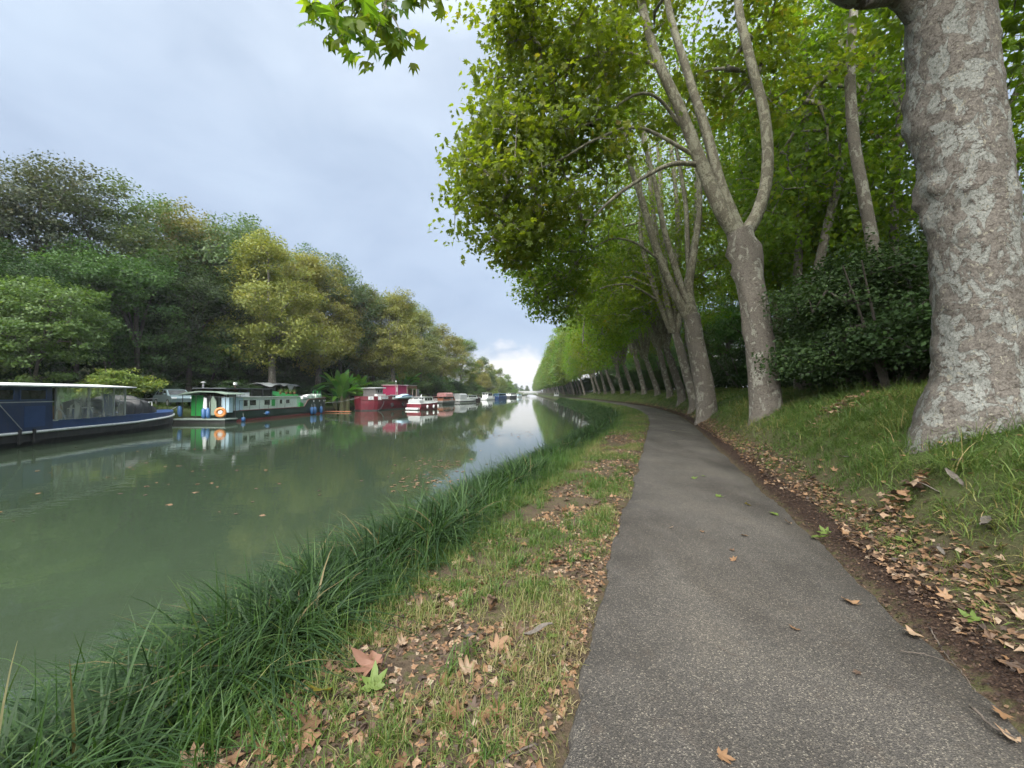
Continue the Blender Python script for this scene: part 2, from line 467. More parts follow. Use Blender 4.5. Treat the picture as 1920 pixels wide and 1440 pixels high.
def asphalt():
    m, t, o = new_mat('worn_asphalt')
    p = t.nodes.new('ShaderNodeBsdfPrincipled'); setin(p, Roughness=.85); p.inputs['Specular IOR Level'].default_value = .3
    g = geoco(t)
    vo = t.nodes.new('ShaderNodeTexVoronoi'); vo.inputs['Scale'].default_value = 150; t.links.new(g, vo.inputs['Vector'])
    vo2 = t.nodes.new('ShaderNodeTexVoronoi'); vo2.inputs['Scale'].default_value = 75; t.links.new(g, vo2.inputs['Vector'])
    bw = t.nodes.new('ShaderNodeSeparateColor'); t.links.new(vo.outputs['Color'], bw.inputs[0])
    bw2 = t.nodes.new('ShaderNodeSeparateColor'); t.links.new(vo2.outputs['Color'], bw2.inputs[0])
    r_ = ramp(t, [(0, (.034, .034, .033)), (.5, (.057, .055, .053)), (.78, (.075, .072, .068)), (.92, (.105, .099, .09)), (.98, (.16, .15, .13)), (1, (.19, .178, .155))])
    t.links.new(bw.outputs[0], r_.inputs[0])
    nb = noise(t, .9, 5, .6, g); nb2 = noise(t, 7, 5, .6, g)
    rr = ramp(t, [(.3, (.80, .76, .70)), (.5, (1.08, 1.03, .96)), (.7, (1.32, 1.25, 1.14))]); t.links.new(nb.outputs['Fac'], rr.inputs[0])
    mu = t.nodes.new('ShaderNodeMix'); mu.data_type = 'RGBA'; mu.blend_type = 'MULTIPLY'; mu.inputs[0].default_value = 1
    t.links.new(r_.outputs[0], mu.inputs[6]); t.links.new(rr.outputs[0], mu.inputs[7])
    # damp stains and trodden dirt in long patches
    st = noise(t, .55, 6, .62, geoco(t, (1.6, .45, 1)), .5)
    rst = ramp(t, [(.36, (.70, .68, .66)), (.52, (1, 1, 1)), (.68, (1.16, 1.14, 1.10))]); t.links.new(st.outputs['Fac'], rst.inputs[0])
    mu3 = t.nodes.new('ShaderNodeMix'); mu3.data_type = 'RGBA'; mu3.blend_type = 'MULTIPLY'; mu3.inputs[0].default_value = 1
    t.links.new(mu.outputs[2], mu3.inputs[6]); t.links.new(rst.outputs[0], mu3.inputs[7]); mu = mu3
    # scattered brown leaf dust
    r4 = ramp(t, [(.58, (0, 0, 0)), (.75, (.45, .45, .45))]); t.links.new(nb2.outputs['Fac'], r4.inputs[0])
    c = mixc(t, r4.outputs[0], mu.outputs[2], (.06, .047, .036))
    gt = t.nodes.new('ShaderNodeMath'); gt.operation = 'GREATER_THAN'; gt.inputs[1].default_value = .93; t.links.new(bw2.outputs[1], gt.inputs[0])
    inn = t.nodes.new('ShaderNodeMath'); inn.operation = 'LESS_THAN'; inn.inputs[1].default_value = .34; t.links.new(vo2.outputs['Distance'], inn.inputs[0])
    an = t.nodes.new('ShaderNodeMath'); an.operation = 'MULTIPLY'; t.links.new(gt.outputs[0], an.inputs[0]); t.links.new(inn.outputs[0], an.inputs[1])
    c = mixc(t, an.outputs[0], c, (.16, .148, .122))
    t.links.new(c, p.inputs['Base Color'])
    t.links.new(bumpn(t, vo.outputs['Distance'], .9, .006), p.inputs['Normal'])
    t.links.new(p.outputs[0], o.inputs[0])
    return m
towpath = link('towpath', build_path(), asphalt())
tag(towpath, 'narrow grey asphalt towpath with pale grit in its surface', kind='structure')

def water_material():
    m, t, o = new_mat('murky_green_water')
    p = t.nodes.new('ShaderNodeBsdfPrincipled'); setin(p, Roughness=.03, IOR=1.42)
    g = geoco(t)
    n0 = noise(t, .12, 4, .6, g)
    r_ = ramp(t, [(.3, (.027, .042, .026)), (.7, (.036, .053, .031))]); t.links.new(n0.outputs['Fac'], r_.inputs[0])
    t.links.new(r_.outputs[0], p.inputs['Base Color'])
    # small wind ripples, in patches
    w1 = noise(t, 1.5, 4, .55, geoco(t, (1.0, 1.6, 1)), .3)
    w2 = noise(t, .5, 3, .5, geoco(t, (1.0, 1.3, 1)), .4)
    pt = noise(t, .06, 3, .5, geoco(t, (1.2, .5, 1)))
    pr = ramp(t, [(.42, (.12, .12, .12)), (.62, (1, 1, 1))]); t.links.new(pt.outputs['Fac'], pr.inputs[0])
    mu = t.nodes.new('ShaderNodeMath'); mu.operation = 'MULTIPLY'; t.links.new(w1.outputs['Fac'], mu.inputs[0]); t.links.new(pr.outputs[0], mu.inputs[1])
    ad = t.nodes.new('ShaderNodeMath'); ad.operation = 'MULTIPLY_ADD'; t.links.new(w2.outputs['Fac'], ad.inputs[0]); ad.inputs[1].default_value = 1.0; t.links.new(mu.outputs[0], ad.inputs[2])
    t.links.new(bumpn(t, ad.outputs[0], .045, .10), p.inputs['Normal'])
    t.links.new(p.outputs[0], o.inputs[0])
    return m
wy = np.concatenate([np.arange(-30, 100, 10.), np.arange(100, 701, 50.)])
Vw = []
for y in wy:
    Vw += [(left_x(y)-.6, y, WATER_Z), (path_x(y)-3.6/path_c(y), y, WATER_Z)]
iw = np.arange(len(wy)-1)*2
water = link('canal_water', mesh_np('canal_water', Vw, [np.stack([iw, iw+1, iw+3, iw+2], -1)]), water_material())
tag(water, 'still murky green canal water between the banks', kind='structure')
# ------------------------------------------------------------------ leaves and wood
LEAF10 = (np.array([(0,0,0), (-.30,.02,.02), (-.52,.30,-.04), (-.26,.38,.03), (-.42,.74,-.05), (-.15,.62,.03), (0,1.0,-.10), (.15,.62,.03), (.42,.74,-.05), (.26,.38,.03), (.52,.30,-.04), (.30,.02,.02)]),
          [np.array([(0,1,2,3), (3,4,5,0), (0,5,6,7), (0,7,8,9), (9,10,11,0)])])
LEAF6 = (np.array([(0,0,0), (-.48,.34,-.05), (-.2,.52,.03), (0,1.0,-.08), (.2,.52,.03), (.48,.34,-.05)]), [np.array([(0,1,2,3), (0,3,4,5)])])
LEAF4 = (np.array([(0,0,0), (-.34,.5,-.06), (0,1.0,0), (.34,.5,-.06)]), [np.array([(0,1,2,3)])])
def unit(v):
    return v/(np.linalg.norm(v, axis=-1, keepdims=True)+1e-9)
def leaves_np(P, nrm, size, tmpl, rng, rnd, axis=None):
    """one blade per point: P (n,3), nrm = wished facing, size (n,)"""
    n = len(P)
    T, FS = tmpl
    z = unit(nrm)
    a = rng.normal(size=(n, 3)) if axis is None else axis
    y = unit(a - (a*z).sum(-1, keepdims=True)*z)
    x = np.cross(y, z)
    L = T - np.array([0, .45, 0])
    V = P[:, None, :] + size[:, None, None]*(L[None, :, 0, None]*x[:, None, :]+L[None, :, 1, None]*y[:, None, :]+L[None, :, 2, None]*z[:, None, :])
    k = len(T)
    F = [(np.arange(n)[:, None, None]*k+f[None]).reshape(-1, f.shape[1]) for f in FS]
    return V.reshape(-1, 3), F, np.repeat(rnd, k)

def tubes_np(chains):
    """chains: list of (points (n,3), radii (n,), sides) -> V, F"""
    VV = []; FF = []; base = 0
    for P, r, k in chains:
        P = np.asarray(P, float); n = len(P)
        t = np.gradient(P, axis=0) if n > 2 else np.repeat((P[1]-P[0])[None], n, 0)
        t = unit(t)
        ref = np.where(np.abs(t[:, 2:3]) < .9, np.array([[0, 0, 1.]]), np.array([[1., 0, 0]]))
        if n > 1 and np.any(np.abs(t[:, 2]) >= .9): ref = np.repeat(np.array([[1., .13, 0]]), n, 0)
        a = unit(np.cross(t, ref)); b = np.cross(t, a)
        th = np.arange(k)*2*np.pi/k
        V = P[:, None]+np.asarray(r)[:, None, None]*(np.cos(th)[None, :, None]*a[:, None]+np.sin(th)[None, :, None]*b[:, None])
        i = np.arange(n-1)[:, None]*k; q = np.arange(k)[None]; q2 = (q+1) % k
        F = np.stack([i+q, i+q2, i+k+q2, i+k+q], -1).reshape(-1, 4)+base
        VV.append(V.reshape(-1, 3)); FF.append(F); base += n*k
    return np.concatenate(VV), [np.concatenate(FF)]

def resample(P, step):
    """smooth curve through the points"""
    P = np.asarray(P, float); n = len(P)
    if n == 2:
        m = max(2, int(np.linalg.norm(P[1]-P[0])/step)+1); t = np.linspace(0, 1, m)[:, None]
        return P[0]*(1-t)+P[1]*t, t[:, 0]
    Q = np.concatenate([[2*P[0]-P[1]], P, [2*P[-1]-P[-2]]]); out = []; tt = []
    for i in range(1, n):
        p0, p1, p2, p3 = Q[i-1], Q[i], Q[i+1], Q[i+2]
        m = max(2, int(np.linalg.norm(p2-p1)/step)+1)
        for j in range(m):
            u = j/m
            out.append(.5*((2*p1)+(-p0+p2)*u+(2*p0-5*p1+4*p2-p3)*u*u+(-p0+3*p1-3*p2+p3)*u**3)); tt.append((i-1+u)/(n-1))
    out.append(P[-1]); tt.append(1.0)
    return np.array(out), np.array(tt)

def grow(rng, limbs, env, n, keep=None, seg=.8, arch=.10, wob=.12, rscale=.010):
    """limbs: (points, r0, r1, first attachable fraction). env: (centre, radii, weight, shell). Twigs reach every spray of leaves
    from the nearest wood, so the crown fills the envelope and hangs together."""
    wood = []; nodes = []; 
    for P, r0, r1, fa in limbs:
        Q, t = resample(P, .35)
        r = r0+(r1-r0)*t
        wood.append((Q, r, t))
        nodes.append(Q[t >= fa])
    pos0 = np.concatenate(nodes)
    w = np.array([e[2] for e in env], float); w /= w.sum()
    C = []
    while len(C) < n:
        e = env[rng.choice(len(env), p=w)]
        d = unit(rng.normal(size=3)); s = e[3]+(1-e[3])*rng.random()**.6
        c = np.array(e[0])+d*s*np.array(e[1])
        if keep is None or keep(c): C.append(c)
    C = np.array(C)
    D = np.min(np.linalg.norm(C[:, None]-pos0[None], axis=-1), axis=1)
    pos = np.zeros((len(pos0)+n*14, 3)); pos[:len(pos0)] = pos0; m = len(pos0); m0 = m
    par = np.full(len(pos), -1); cnt = np.zeros(len(pos))
    chains = []
    for i in np.argsort(D):
        c = C[i]; dv = pos[:m]-c
        dist = np.sqrt((dv**2).sum(1)); j = int(np.argmin(dist+.35*np.maximum(0, -dv[:, 2]*0)))
        L = dist[j]; k = min(12, max(1, int(L/seg+.5))); ids = [j]
        sag = rng.normal(size=3)*wob*L
        for q in range(1, k+1):
            u = q/k
            p = pos[j]*(1-u)+c*u+np.array([0, 0, 1.])*math.sin(u*math.pi)*arch*L+sag*math.sin(u*math.pi)*(1 if k > 1 else 0)
            if q < k: p = p+rng.normal(size=3)*.05
            pos[m] = p; par[m] = ids[-1]; ids.append(m); m += 1
        chains.append(ids)
        a = ids[-1]
        while a >= m0:
            cnt[a] += 1; a = par[a]
    ch = []
    for ids in chains:
        r = [rscale*1.15*math.sqrt(cnt[q])+.004 for q in ids[1:]]
        r = [r[0]*1.05]+r; r[-1] = .004
        mx = max(r)
        ch.append((pos[ids], np.minimum(np.array(r), .16), 6 if mx > .05 else 4 if mx > .02 else 3))
    spray = C
    twig = np.concatenate([pos[ids[max(1, len(ids)-2):]] for ids in chains])
    return wood, ch, spray, twig

def bark_noise(Q, r, k, rng, amp, flare=0.0, burls=()):
    """a trunk ring by ring with swellings and root flare"""
    n = len(Q); th = np.arange(k)*2*np.pi/k
    t = unit(np.gradient(Q, axis=0)); ref = np.array([1., .13, 0])
    a = unit(np.cross(t, ref)); b = np.cross(t, a)
    s = np.concatenate([[0], np.cumsum(np.linalg.norm(np.diff(Q, axis=0), axis=1))])
    S = s[:, None]+0*th[None]; TH = th[None]+0*s[:, None]
    ph = rng.random(8)*6.28
    f = np.zeros_like(S)
    for i, (kk, fz) in enumerate([(2, .5), (3, 1.1), (5, .8), (4, 2.3), (7, 3.1), (1, 1.7), (9, 5.3), (6, 7.7)]):
        f += np.sin(kk*TH+fz*S+ph[i]+1.2*np.sin(S*fz*.7+ph[-i-1]))*amp/(1+i*.35)
    f += flare*np.exp(-S/(.35 if len(Q) < 150 else .62))*(1+.55*np.sin(5*TH+ph[0])+.3*np.sin(3*TH+ph[1]))
    Rr = r[:, None]*(1+f)
    for (sz, bt, am, wd) in burls:
        dth = (TH-bt+np.pi) % (2*np.pi)-np.pi
        Rr = Rr + am*np.exp(-((S-sz)/wd)**2-(dth*r[:, None]/wd)**2)
    V = Q[:, None]+Rr[..., None]*(np.cos(th)[None, :, None]*a[:, None]+np.sin(th)[None, :, None]*b[:, None])
    i = np.arange(n-1)[:, None]*k; q = np.arange(k)[None]; q2 = (q+1) % k
    return V.reshape(-1, 3), np.stack([i+q, i+q2, i+k+q2, i+k+q], -1).reshape(-1, 4)

def bark_material(name, taupe, pale, cream, dark, scale=5.0, bump=.6, palefrac=.52, rings=0.0):
    """plane-tree bark: taupe outer bark, pale grey-green and cream where plates have flaked away, dark raised scales"""
    m, t, o = new_mat(name)
    p = t.nodes.new('ShaderNodeBsdfPrincipled'); setin(p, Roughness=.88); p.inputs['Specular IOR Level'].default_value = .2
    v = objco(t, (1, 1, .6))
    n1 = noise(t, scale*.75, 7, .62, v, .9); n2 = noise(t, scale*1.9, 7, .65, objco(t, (1.1, .9, .8)), 1.2); n3 = noise(t, scale*2.6, 8, .68, objco(t, (.9, 1, 1.3)), .6)
    n4 = noise(t, scale*.45, 3, .5, v); n5 = noise(t, scale*9, 6, .7, v)
    vo = t.nodes.new('ShaderNodeTexVoronoi'); vo.feature = 'DISTANCE_TO_EDGE'; vo.inputs['Scale'].default_value = scale*3.2
    wv = t.nodes.new('ShaderNodeVectorMath'); wv.operation = 'MULTIPLY_ADD'; t.links.new(n3.outputs['Color'], wv.inputs[0]); wv.inputs[1].default_value = (.12, .12, .12); t.links.new(objco(t, (1, 1, 1.25)), wv.inputs[2])
    t.links.new(wv.outputs[0], vo.inputs['Vector'])
    c0 = mixc(t, n4.outputs['Fac'], taupe, tuple(x*.68 for x in taupe))
    def band(src, lo, hi):
        r_ = ramp(t, [(lo, (0, 0, 0)), (hi, (1, 1, 1))]); t.links.new(src, r_.inputs[0]); return r_.outputs[0]
    c1 = mixc(t, band(n1.outputs['Fac'], palefrac, palefrac+.025), c0, pale)
    c2 = mixc(t, band(n2.outputs['Fac'], palefrac+.10, palefrac+.12), c1, cream)
    c3 = mixc(t, band(n3.outputs['Fac'], .57, .60), c2, dark)
    cr = ramp(t, [(0, (.45, .42, .40)), (.05, (1, 1, 1))]); t.links.new(vo.outputs['Distance'], cr.inputs[0])
    fr = ramp(t, [(.3, (.62, .62, .62)), (.5, (1, 1, 1)), (.72, (1.25, 1.22, 1.2))]); t.links.new(n5.outputs['Fac'], fr.inputs[0])
    last = c3
    for q in (cr, fr):
        mu = t.nodes.new('ShaderNodeMix'); mu.data_type = 'RGBA'; mu.blend_type = 'MULTIPLY'; mu.inputs[0].default_value = .85
        t.links.new(last, mu.inputs[6]); t.links.new(q.outputs[0], mu.inputs[7]); last = mu.outputs[2]
    t.links.new(last, p.inputs['Base Color'])
    def madd(a, k, b):
        q = t.nodes.new('ShaderNodeMath'); q.operation = 'MULTIPLY_ADD'; t.links.new(a, q.inputs[0]); q.inputs[1].default_value = k
        if hasattr(b, 'links'): t.links.new(b, q.inputs[2])
        else: q.inputs[2].default_value = b
        return q.outputs[0]
    h = madd(band(n3.outputs['Fac'], .56, .62), .35, 0.0)
    h = madd(band(n1.outputs['Fac'], palefrac-.01, palefrac+.03), -.45, h)
    h = madd(n5.outputs['Fac'], .5, h); h = madd(cr.outputs[0], .25, h)
    if rings:
        rn = noise(t, 4, 4, .6, objco(t, (.3, .3, 2.4))); h = madd(rn.outputs['Fac'], rings, h)
    t.links.new(bumpn(t, h, bump, .03), p.inputs['Normal'])
    t.links.new(p.outputs[0], o.inputs[0])
    return m
BARK = bark_material('plane_bark', (.180, .162, .138), (.27, .266, .225), (.29, .275, .205), (.105, .090, .074), 4.5, .8, .55, 1.2)
BARK_NEAR = bark_material('near_plane_bark', (.155, .141, .123), (.192, .199, .182), (.225, .214, .17), (.092, .080, .068), 7.0, .8, .50)
BARK_PALE = bark_material('pale_limb_bark', (.165, .152, .115), (.24, .234, .18), (.26, .245, .18), (.10, .088, .064), 6.0, .5, .50)
BARK_DARK = pm('dark_bark', (.055, .046, .038), (.10, .088, .072), 6, .9, .6, .03)

GREEN_PLANE = leaf_mat('plane_leaf_green', [(0, (0.068, 0.122, 0.018)), (.35, (0.108, 0.182, 0.023)), (.7, (0.155, 0.238, 0.028)), (.9, (0.21, 0.265, 0.033)), (1, (0.26, 0.215, 0.038))], 0.64, (1.45, 1.45, .45))
GREEN_FAR = leaf_mat('plane_leaf_far', [(0, (0.056, 0.112, 0.021)), (.4, (0.106, 0.175, 0.029)), (.8, (0.163, 0.231, 0.034)), (1, (0.250, 0.275, 0.046))], 0.50, (1.4, 1.4, .5))
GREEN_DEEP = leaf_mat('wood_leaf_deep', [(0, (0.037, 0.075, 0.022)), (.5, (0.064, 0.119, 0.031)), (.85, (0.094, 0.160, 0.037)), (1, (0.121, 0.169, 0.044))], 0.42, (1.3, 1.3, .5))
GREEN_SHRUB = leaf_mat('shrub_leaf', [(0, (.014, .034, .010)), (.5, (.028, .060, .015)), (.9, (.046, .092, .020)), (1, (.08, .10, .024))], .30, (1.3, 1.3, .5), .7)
GREEN_LIGHT = leaf_mat('sapling_leaf', [(0, (.060, .122, .038)), (.5, (.092, .172, .050)), (.9, (.13, .215, .060)), (1, (.18, .21, .06))], .42, (1.25, 1.3, .5))
GREEN_GREY = leaf_mat('grey_wood_leaf', [(0, (0.053, 0.094, 0.036)), (.5, (0.089, 0.142, 0.050)), (.9, (0.126, 0.180, 0.061)), (1, (0.158, 0.162, 0.063))], 0.42, (1.2, 1.2, .6))
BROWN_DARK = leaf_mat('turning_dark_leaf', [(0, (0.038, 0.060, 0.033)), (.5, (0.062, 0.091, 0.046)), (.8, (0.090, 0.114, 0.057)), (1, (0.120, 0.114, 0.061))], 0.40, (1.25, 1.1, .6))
YELLOW_PLANE = leaf_mat('turning_plane_leaf', [(0, (0.118, 0.144, 0.033)), (.4, (0.185, 0.214, 0.046)), (.75, (0.252, 0.262, 0.064)), (1, (0.314, 0.282, 0.077))], 0.42, (1.25, 1.15, .5))
OCHRE_PLANE = leaf_mat('ochre_plane_leaf', [(0, (0.100, 0.132, 0.038)), (.4, (0.155, 0.183, 0.053)), (.75, (0.205, 0.220, 0.065)), (1, (0.250, 0.226, 0.074))], 0.42, (1.25, 1.1, .55))
YELLOW_BUSH = leaf_mat('yellowing_bush_leaf', [(0, (.075, .12, .024)), (.5, (.14, .19, .032)), (.85, (.23, .24, .04)), (1, (.36, .28, .05))], .35, (1.25, 1.2, .5))
WILLOW = leaf_mat('willow_leaf', [(0, (.09, .115, .06)), (.6, (.14, .17, .09)), (1, (.19, .21, .11))], .3, (1.2, 1.2, .7))

def crown_mesh(name, rng, spray, twig, per, rc, size, tmpl, up=.65, flat=.6, drop=0.0, c0=None, ntwig=2):
    """sprays of leaves round the twig ends"""
    n = len(spray)
    P = np.repeat(spray, per, 0)+np.clip(rng.normal(size=(n*per, 3)), -1.7, 1.7)*np.array([rc, rc, rc*flat])*.62
    cr = np.repeat(rng.random(n), per)
    if ntwig:
        Q = np.repeat(twig, ntwig, 0)+rng.normal(size=(len(twig)*ntwig, 3))*rc*.35
        P = np.concatenate([P, Q]); cr = np.concatenate([cr, rng.random(len(Q))])
    ctr = spray.mean(0) if c0 is None else c0
    outw = unit(P-ctr)
    nrm = np.array([0, 0, 1.])*up+outw*.45+rng.normal(size=P.shape)*.55
    ax = rng.normal(size=P.shape)*.8+outw*.5-np.array([0, 0, 1.])*.6
    rnd = np.clip(.5*cr+.5*rng.random(len(P)), 0, 1)
    s = size*(.5+.95*rng.random(len(P)))
    V, F, A = leaves_np(P, nrm, s, tmpl, rng, rnd, ax)
    return mesh_np(name, V, F, {'rnd': A}, smooth=False)

def make_tree(name, seed, limbs, env, n, per, rc, size, tmpl, bark, leafm, keep=None, loc=(0, 0, 0), trunk_sides=14, flare=.35, amp=.035, limb_bark=None, burls=(), **kw):
    """an Empty with trunk, limbs, branches, crown. limbs[0] is the trunk; all in local coordinates"""
    rng = np.random.default_rng(seed)
    ck = {k: kw.pop(k) for k in ('up', 'flat', 'ntwig') if k in kw}
    wood, ch, spray, twig = grow(rng, limbs, env, n, keep, **kw)
    root = empty(name, loc)
    Q, r, t = wood[0]
    V, F = bark_noise(Q, r, trunk_sides, rng, amp, flare, burls)
    link('trunk', mesh_np('trunk', V, [F]), bark, root)
    for Q, r, t in wood[1:]:
        V, F = bark_noise(Q, r, 10, rng, amp*.8)
        link('limb', mesh_np('limb', V, [F]), limb_bark or bark, root)
    V, F = tubes_np(ch)
    link('branches', mesh_np('branches', V, F), limb_bark or bark, root)['kind'] = 'stuff'
    cr = link('crown', crown_mesh('crown', rng, spray, twig, per, rc, size, tmpl, **ck), leafm, root)
    cr['kind'] = 'stuff'
    return root
def set_leaf(root, m):
    """a copy with leaves of another colour, sharing the mesh"""
    for c in root.children:
        if c.name.startswith('crown'):
            c.material_slots[0].link = 'OBJECT'; c.material_slots[0].material = m

# ------------------------------------------------------------------ plane trees on the right bank
def loc_on(px, d, dz=0.0):
    p = W(px, 760, d); return np.array([p[0], d, ground_z(p[0], d)-.08+dz])
PLANES = []
# the great trunk at the right edge of the picture
D1 = 5.35
b1 = loc_on(1822, D1)
ax1 = [b1-np.array([0, 0, .9]), W(1830, 770, D1), W(1836, 700, D1), W(1834, 560, D1), W(1822, 420, D1), W(1802, 280, D1+.05), W(1786, 140, D1+.1), W(1776, 20, D1+.1), W(1776, -110, D1+.15)]
ax1 = [p-b1 for p in ax1]
q1, t1_ = resample(ax1, .03)
rr1 = np.interp(t1_, [0, .11, .19, .34, .5, .7, .85, 1.0], [.72, .545, .45, .42, .415, .425, .42, .395])
rng1 = np.random.default_rng(11)
tree1 = empty('plane_tree', b1)
left_th = math.atan2(1, 0)
Vt, Ft = bark_noise(q1, rr1, 110, rng1, .012, .30,
    burls=[(4.05, .75, 0.099, .15), (4.25, .6, 0.062, .10), (3.75, 1.0, 0.056, .14), (4.1, 1.5, 0.068, .12), (5.1, .8, 0.093, .26), (5.5, .7, 0.062, .2), (2.35, 2.5, 0.031, .12), (3.0, 2.9, 0.022, .1),
        (3.95, 2.2, 0.037, .10), (4.4, 3.0, 0.031, .14), (1.7, 2.0, 0.019, .2), (3.3, 2.6, 0.019, .15), (5.7, 2.4, 0.037, .2), (5.1, 2.9, 0.025, .15)])
# fine flaking relief: plates stand proud of the wood
P_ = Vt
u_ = vnoise(P_[:, 0]*9+P_[:, 1]*5, P_[:, 2]*7, 1.0, 21); w_ = vnoise(P_[:, 0]*21-P_[:, 1]*17, P_[:, 2]*17, 1.0, 22)
c_ = np.repeat(q1, 110, 0); rad = unit((Vt-c_)*np.array([1, 1, 0]))
Vt = Vt+rad*((u_ > .52)*.009+(w_ > .6)*.006+(w_-.5)*.006)[:, None]
link('trunk', mesh_np('trunk', Vt, [Ft]), BARK_NEAR, tree1)
lp = [W(1776, 40, D1+.1), W(1690, -20, D1+.1), W(1600, -15, D1), W(1480, -90, D1-.1), W(1300, -240, D1-.2), W(1050, -330, D1-.4), W(860, -260, 4.6), W(745, -120, 4.5)]
lq, lt = resample([p-b1 for p in lp], .08)
V, F = bark_noise(lq, np.interp(lt, [0, .12, .3, .6, 1], [.30, .20, .15, .09, .03]), 18, rng1, .03)
limb1 = link('limb', mesh_np('limb', V, [F]), BARK_NEAR, tree1)
up1 = [[W(1776, -60, D1+.1)-b1, W(1780, -260, D1+.2)-b1, W(1700, -520, D1+.6)-b1, W(1650, -800, D1+1)-b1], [W(1776, -80, D1+.1)-b1, W(1850, -300, D1-.1)-b1, W(1930, -600, D1-.6)-b1, W(1900, -950, D1-.8)-b1]]
for P in up1:
    lq2, lt2 = resample(P, .12)
    V, F = bark_noise(lq2, .26-.17*lt2, 16, rng1, .03)
    link('limb', mesh_np('limb', V, [F]), BARK_PALE, tree1)
def keep1(c):
    return c[2]+b1[2] > 9.2 and c[1]+b1[1] < 6.0
wood, ch, spray, twig = grow(rng1, [(up1[0], .26, .09, .3), (up1[1], .26, .09, .3), ([p-b1 for p in lp[3:6]], .1, .05, 0)],
    [((-2.5, -1, 11), (4, 3.5, 3.2), 1, .4), ((1.5, -.5, 12), (4.5, 4.5, 4), 1.2, .4), ((.5, -1, 16), (4, 4, 4), .6, .3)], 330, keep1)
V, F = tubes_np(ch)
link('branches', mesh_np('branches', V, F), BARK_PALE, tree1)['kind'] = 'stuff'
cr = link('crown', crown_mesh('crown', rng1, spray, twig, 55, .75, .21, LEAF6), GREEN_PLANE, tree1); cr['kind'] = 'stuff'
tag(tree1, 'huge flaking plane trunk nearest the viewer, at the right edge beside the path', 'tree', 'plane trees along the towpath')
# the spray of it that hangs into the sky, leaf by leaf
hb = [[(745, -120, 4.5), (735, -40, 4.5), (715, 30, 4.45), (700, 80, 4.4), (688, 118, 4.4)], [(738, -60, 4.5), (690, -25, 4.45), (640, 5, 4.4), (605, 28, 4.4), (590, 42, 4.4)],
      [(722, 10, 4.45), (742, 40, 4.4), (752, 66, 4.4)], [(690, -25, 4.45), (670, 20, 4.35), (650, 55, 4.35), (634, 72, 4.35)], [(745, -100, 4.5), (765, -50, 4.5), (770, 0, 4.5)], [(860, -150, 4.6), (830, -60, 4.6), (806, -8, 4.6)]]
mbh = MB()
tips = []
for pts in hb:
    Pq, tq = resample([W(*p)-b1 for p in pts], .06)
    mbh.tube(Pq, list(.014-.010*tq), 5)
    tips.append(Pq)
hang = mbh.build('hanging_branch', BARK_PALE, tree1, True)
hang['label'] = 'leafy branch tip hanging down into the open sky'
rngh = np.random.default_rng(5)
lvars = []
for k in range(4):
    V0 = LEAF10[0].copy(); V0[:, 2] *= 1+k*.5; V0[:, 2] -= (V0[:, 0]**2)*(.2+.25*k); V0[:, 1] -= .1
    lvars.append(mesh_np('leaf', V0, LEAF10[1], {'rnd': np.full(12, .15+.22*k)}, smooth=False))
    lvars[-1].materials.append(GREEN_PLANE)
def put_leaf(p, s, nrm, ax, mesh, parent, name='leaf'):
    z = unit(np.asarray(nrm, float)); y = unit(ax-(ax@z)*z); x = np.cross(y, z)
    o = bpy.data.objects.new(name, mesh); COL.objects.link(o); o.parent = parent
    M = Matrix(((x[0]*s, y[0]*s, z[0]*s, p[0]), (x[1]*s, y[1]*s, z[1]*s, p[1]), (x[2]*s, y[2]*s, z[2]*s, p[2]), (0, 0, 0, 1)))
    o.matrix_local = M
    return o
for ti, Pq in enumerate(tips):
    nn = [38, 44, 16, 26, 16, 12][ti]
    for i in range(nn):
        f = rngh.random()**.8*.85+.15 if ti < 5 else .6+.4*rngh.random()
        p = Pq[int(f*(len(Pq)-1))]+rngh.normal(size=3)*np.array([.10, .16, .07])
        put_leaf(p, .15+.08*rngh.random(), rngh.normal(size=3)*.6+np.array([0, -.5, .55]), np.array([rngh.normal()*.6, rngh.normal()*.5, -1.0]), lvars[rngh.integers(4)], hang)

# the second tree, its bare lower trunk ringed, three long limbs
D2 = 13.0
b2 = loc_on(1440, D2)
def P2(*pts): return [W(*p)-b2 for p in pts]
trunk2 = [np.array([0, 0, -.3])]+P2((1432, 715, D2), (1424, 640, D2), (1412, 560, D2), (1398, 490, D2), (1386, 432, D2))
limbs2 = [(trunk2, .46, .36, .97),
    (P2((1383, 440, D2), (1350, 390, D2), (1318, 315, D2), (1275, 205, D2-.1), (1225, 90, D2-.2), (1190, -60, D2-.3), (1150, -300, D2)), .27, .08, .15),
    (P2((1386, 435, D2+.1), (1352, 350, D2+.2), (1325, 250, D2+.3), (1290, 140, D2+.4), (1255, 20, D2+.5), (1230, -140, D2+.5), (1210, -380, D2+.8)), .20, .07, .2),
    (P2((1396, 440, D2), (1420, 400, D2), (1438, 330, D2), (1434, 220, D2), (1404, 100, D2), (1384, 0, D2), (1390, -160, D2+.2), (1440, -380, D2+.6)), .22, .08, .35),
    (P2((1304, 308, D2), (1262, 307, D2-.2), (1215, 328, D2-.5), (1165, 360, D2-.8), (1130, 390, D2-1.0), (1098, 425, D2-1.1)), .085, .03, .3),
    (P2((1275, 235, D2), (1235, 185, D2-.3), (1190, 178, D2-.6), (1110, 230, D2-.8), (1040, 245, D2-.9)), .06, .02, .2),
    (P2((1250, 140, D2), (1180, 100, D2-.3), (1090, 110, D2-.5), (1020, 170, D2-.5), (960, 230, D2-.5)), .07, .02, .2),
    (P2((1300, 290, D2), (1200, 240, D2-.3), (1120, 260, D2-.8), (1050, 300, D2-.9), (975, 330, D2-1)), .065, .02, .3)]
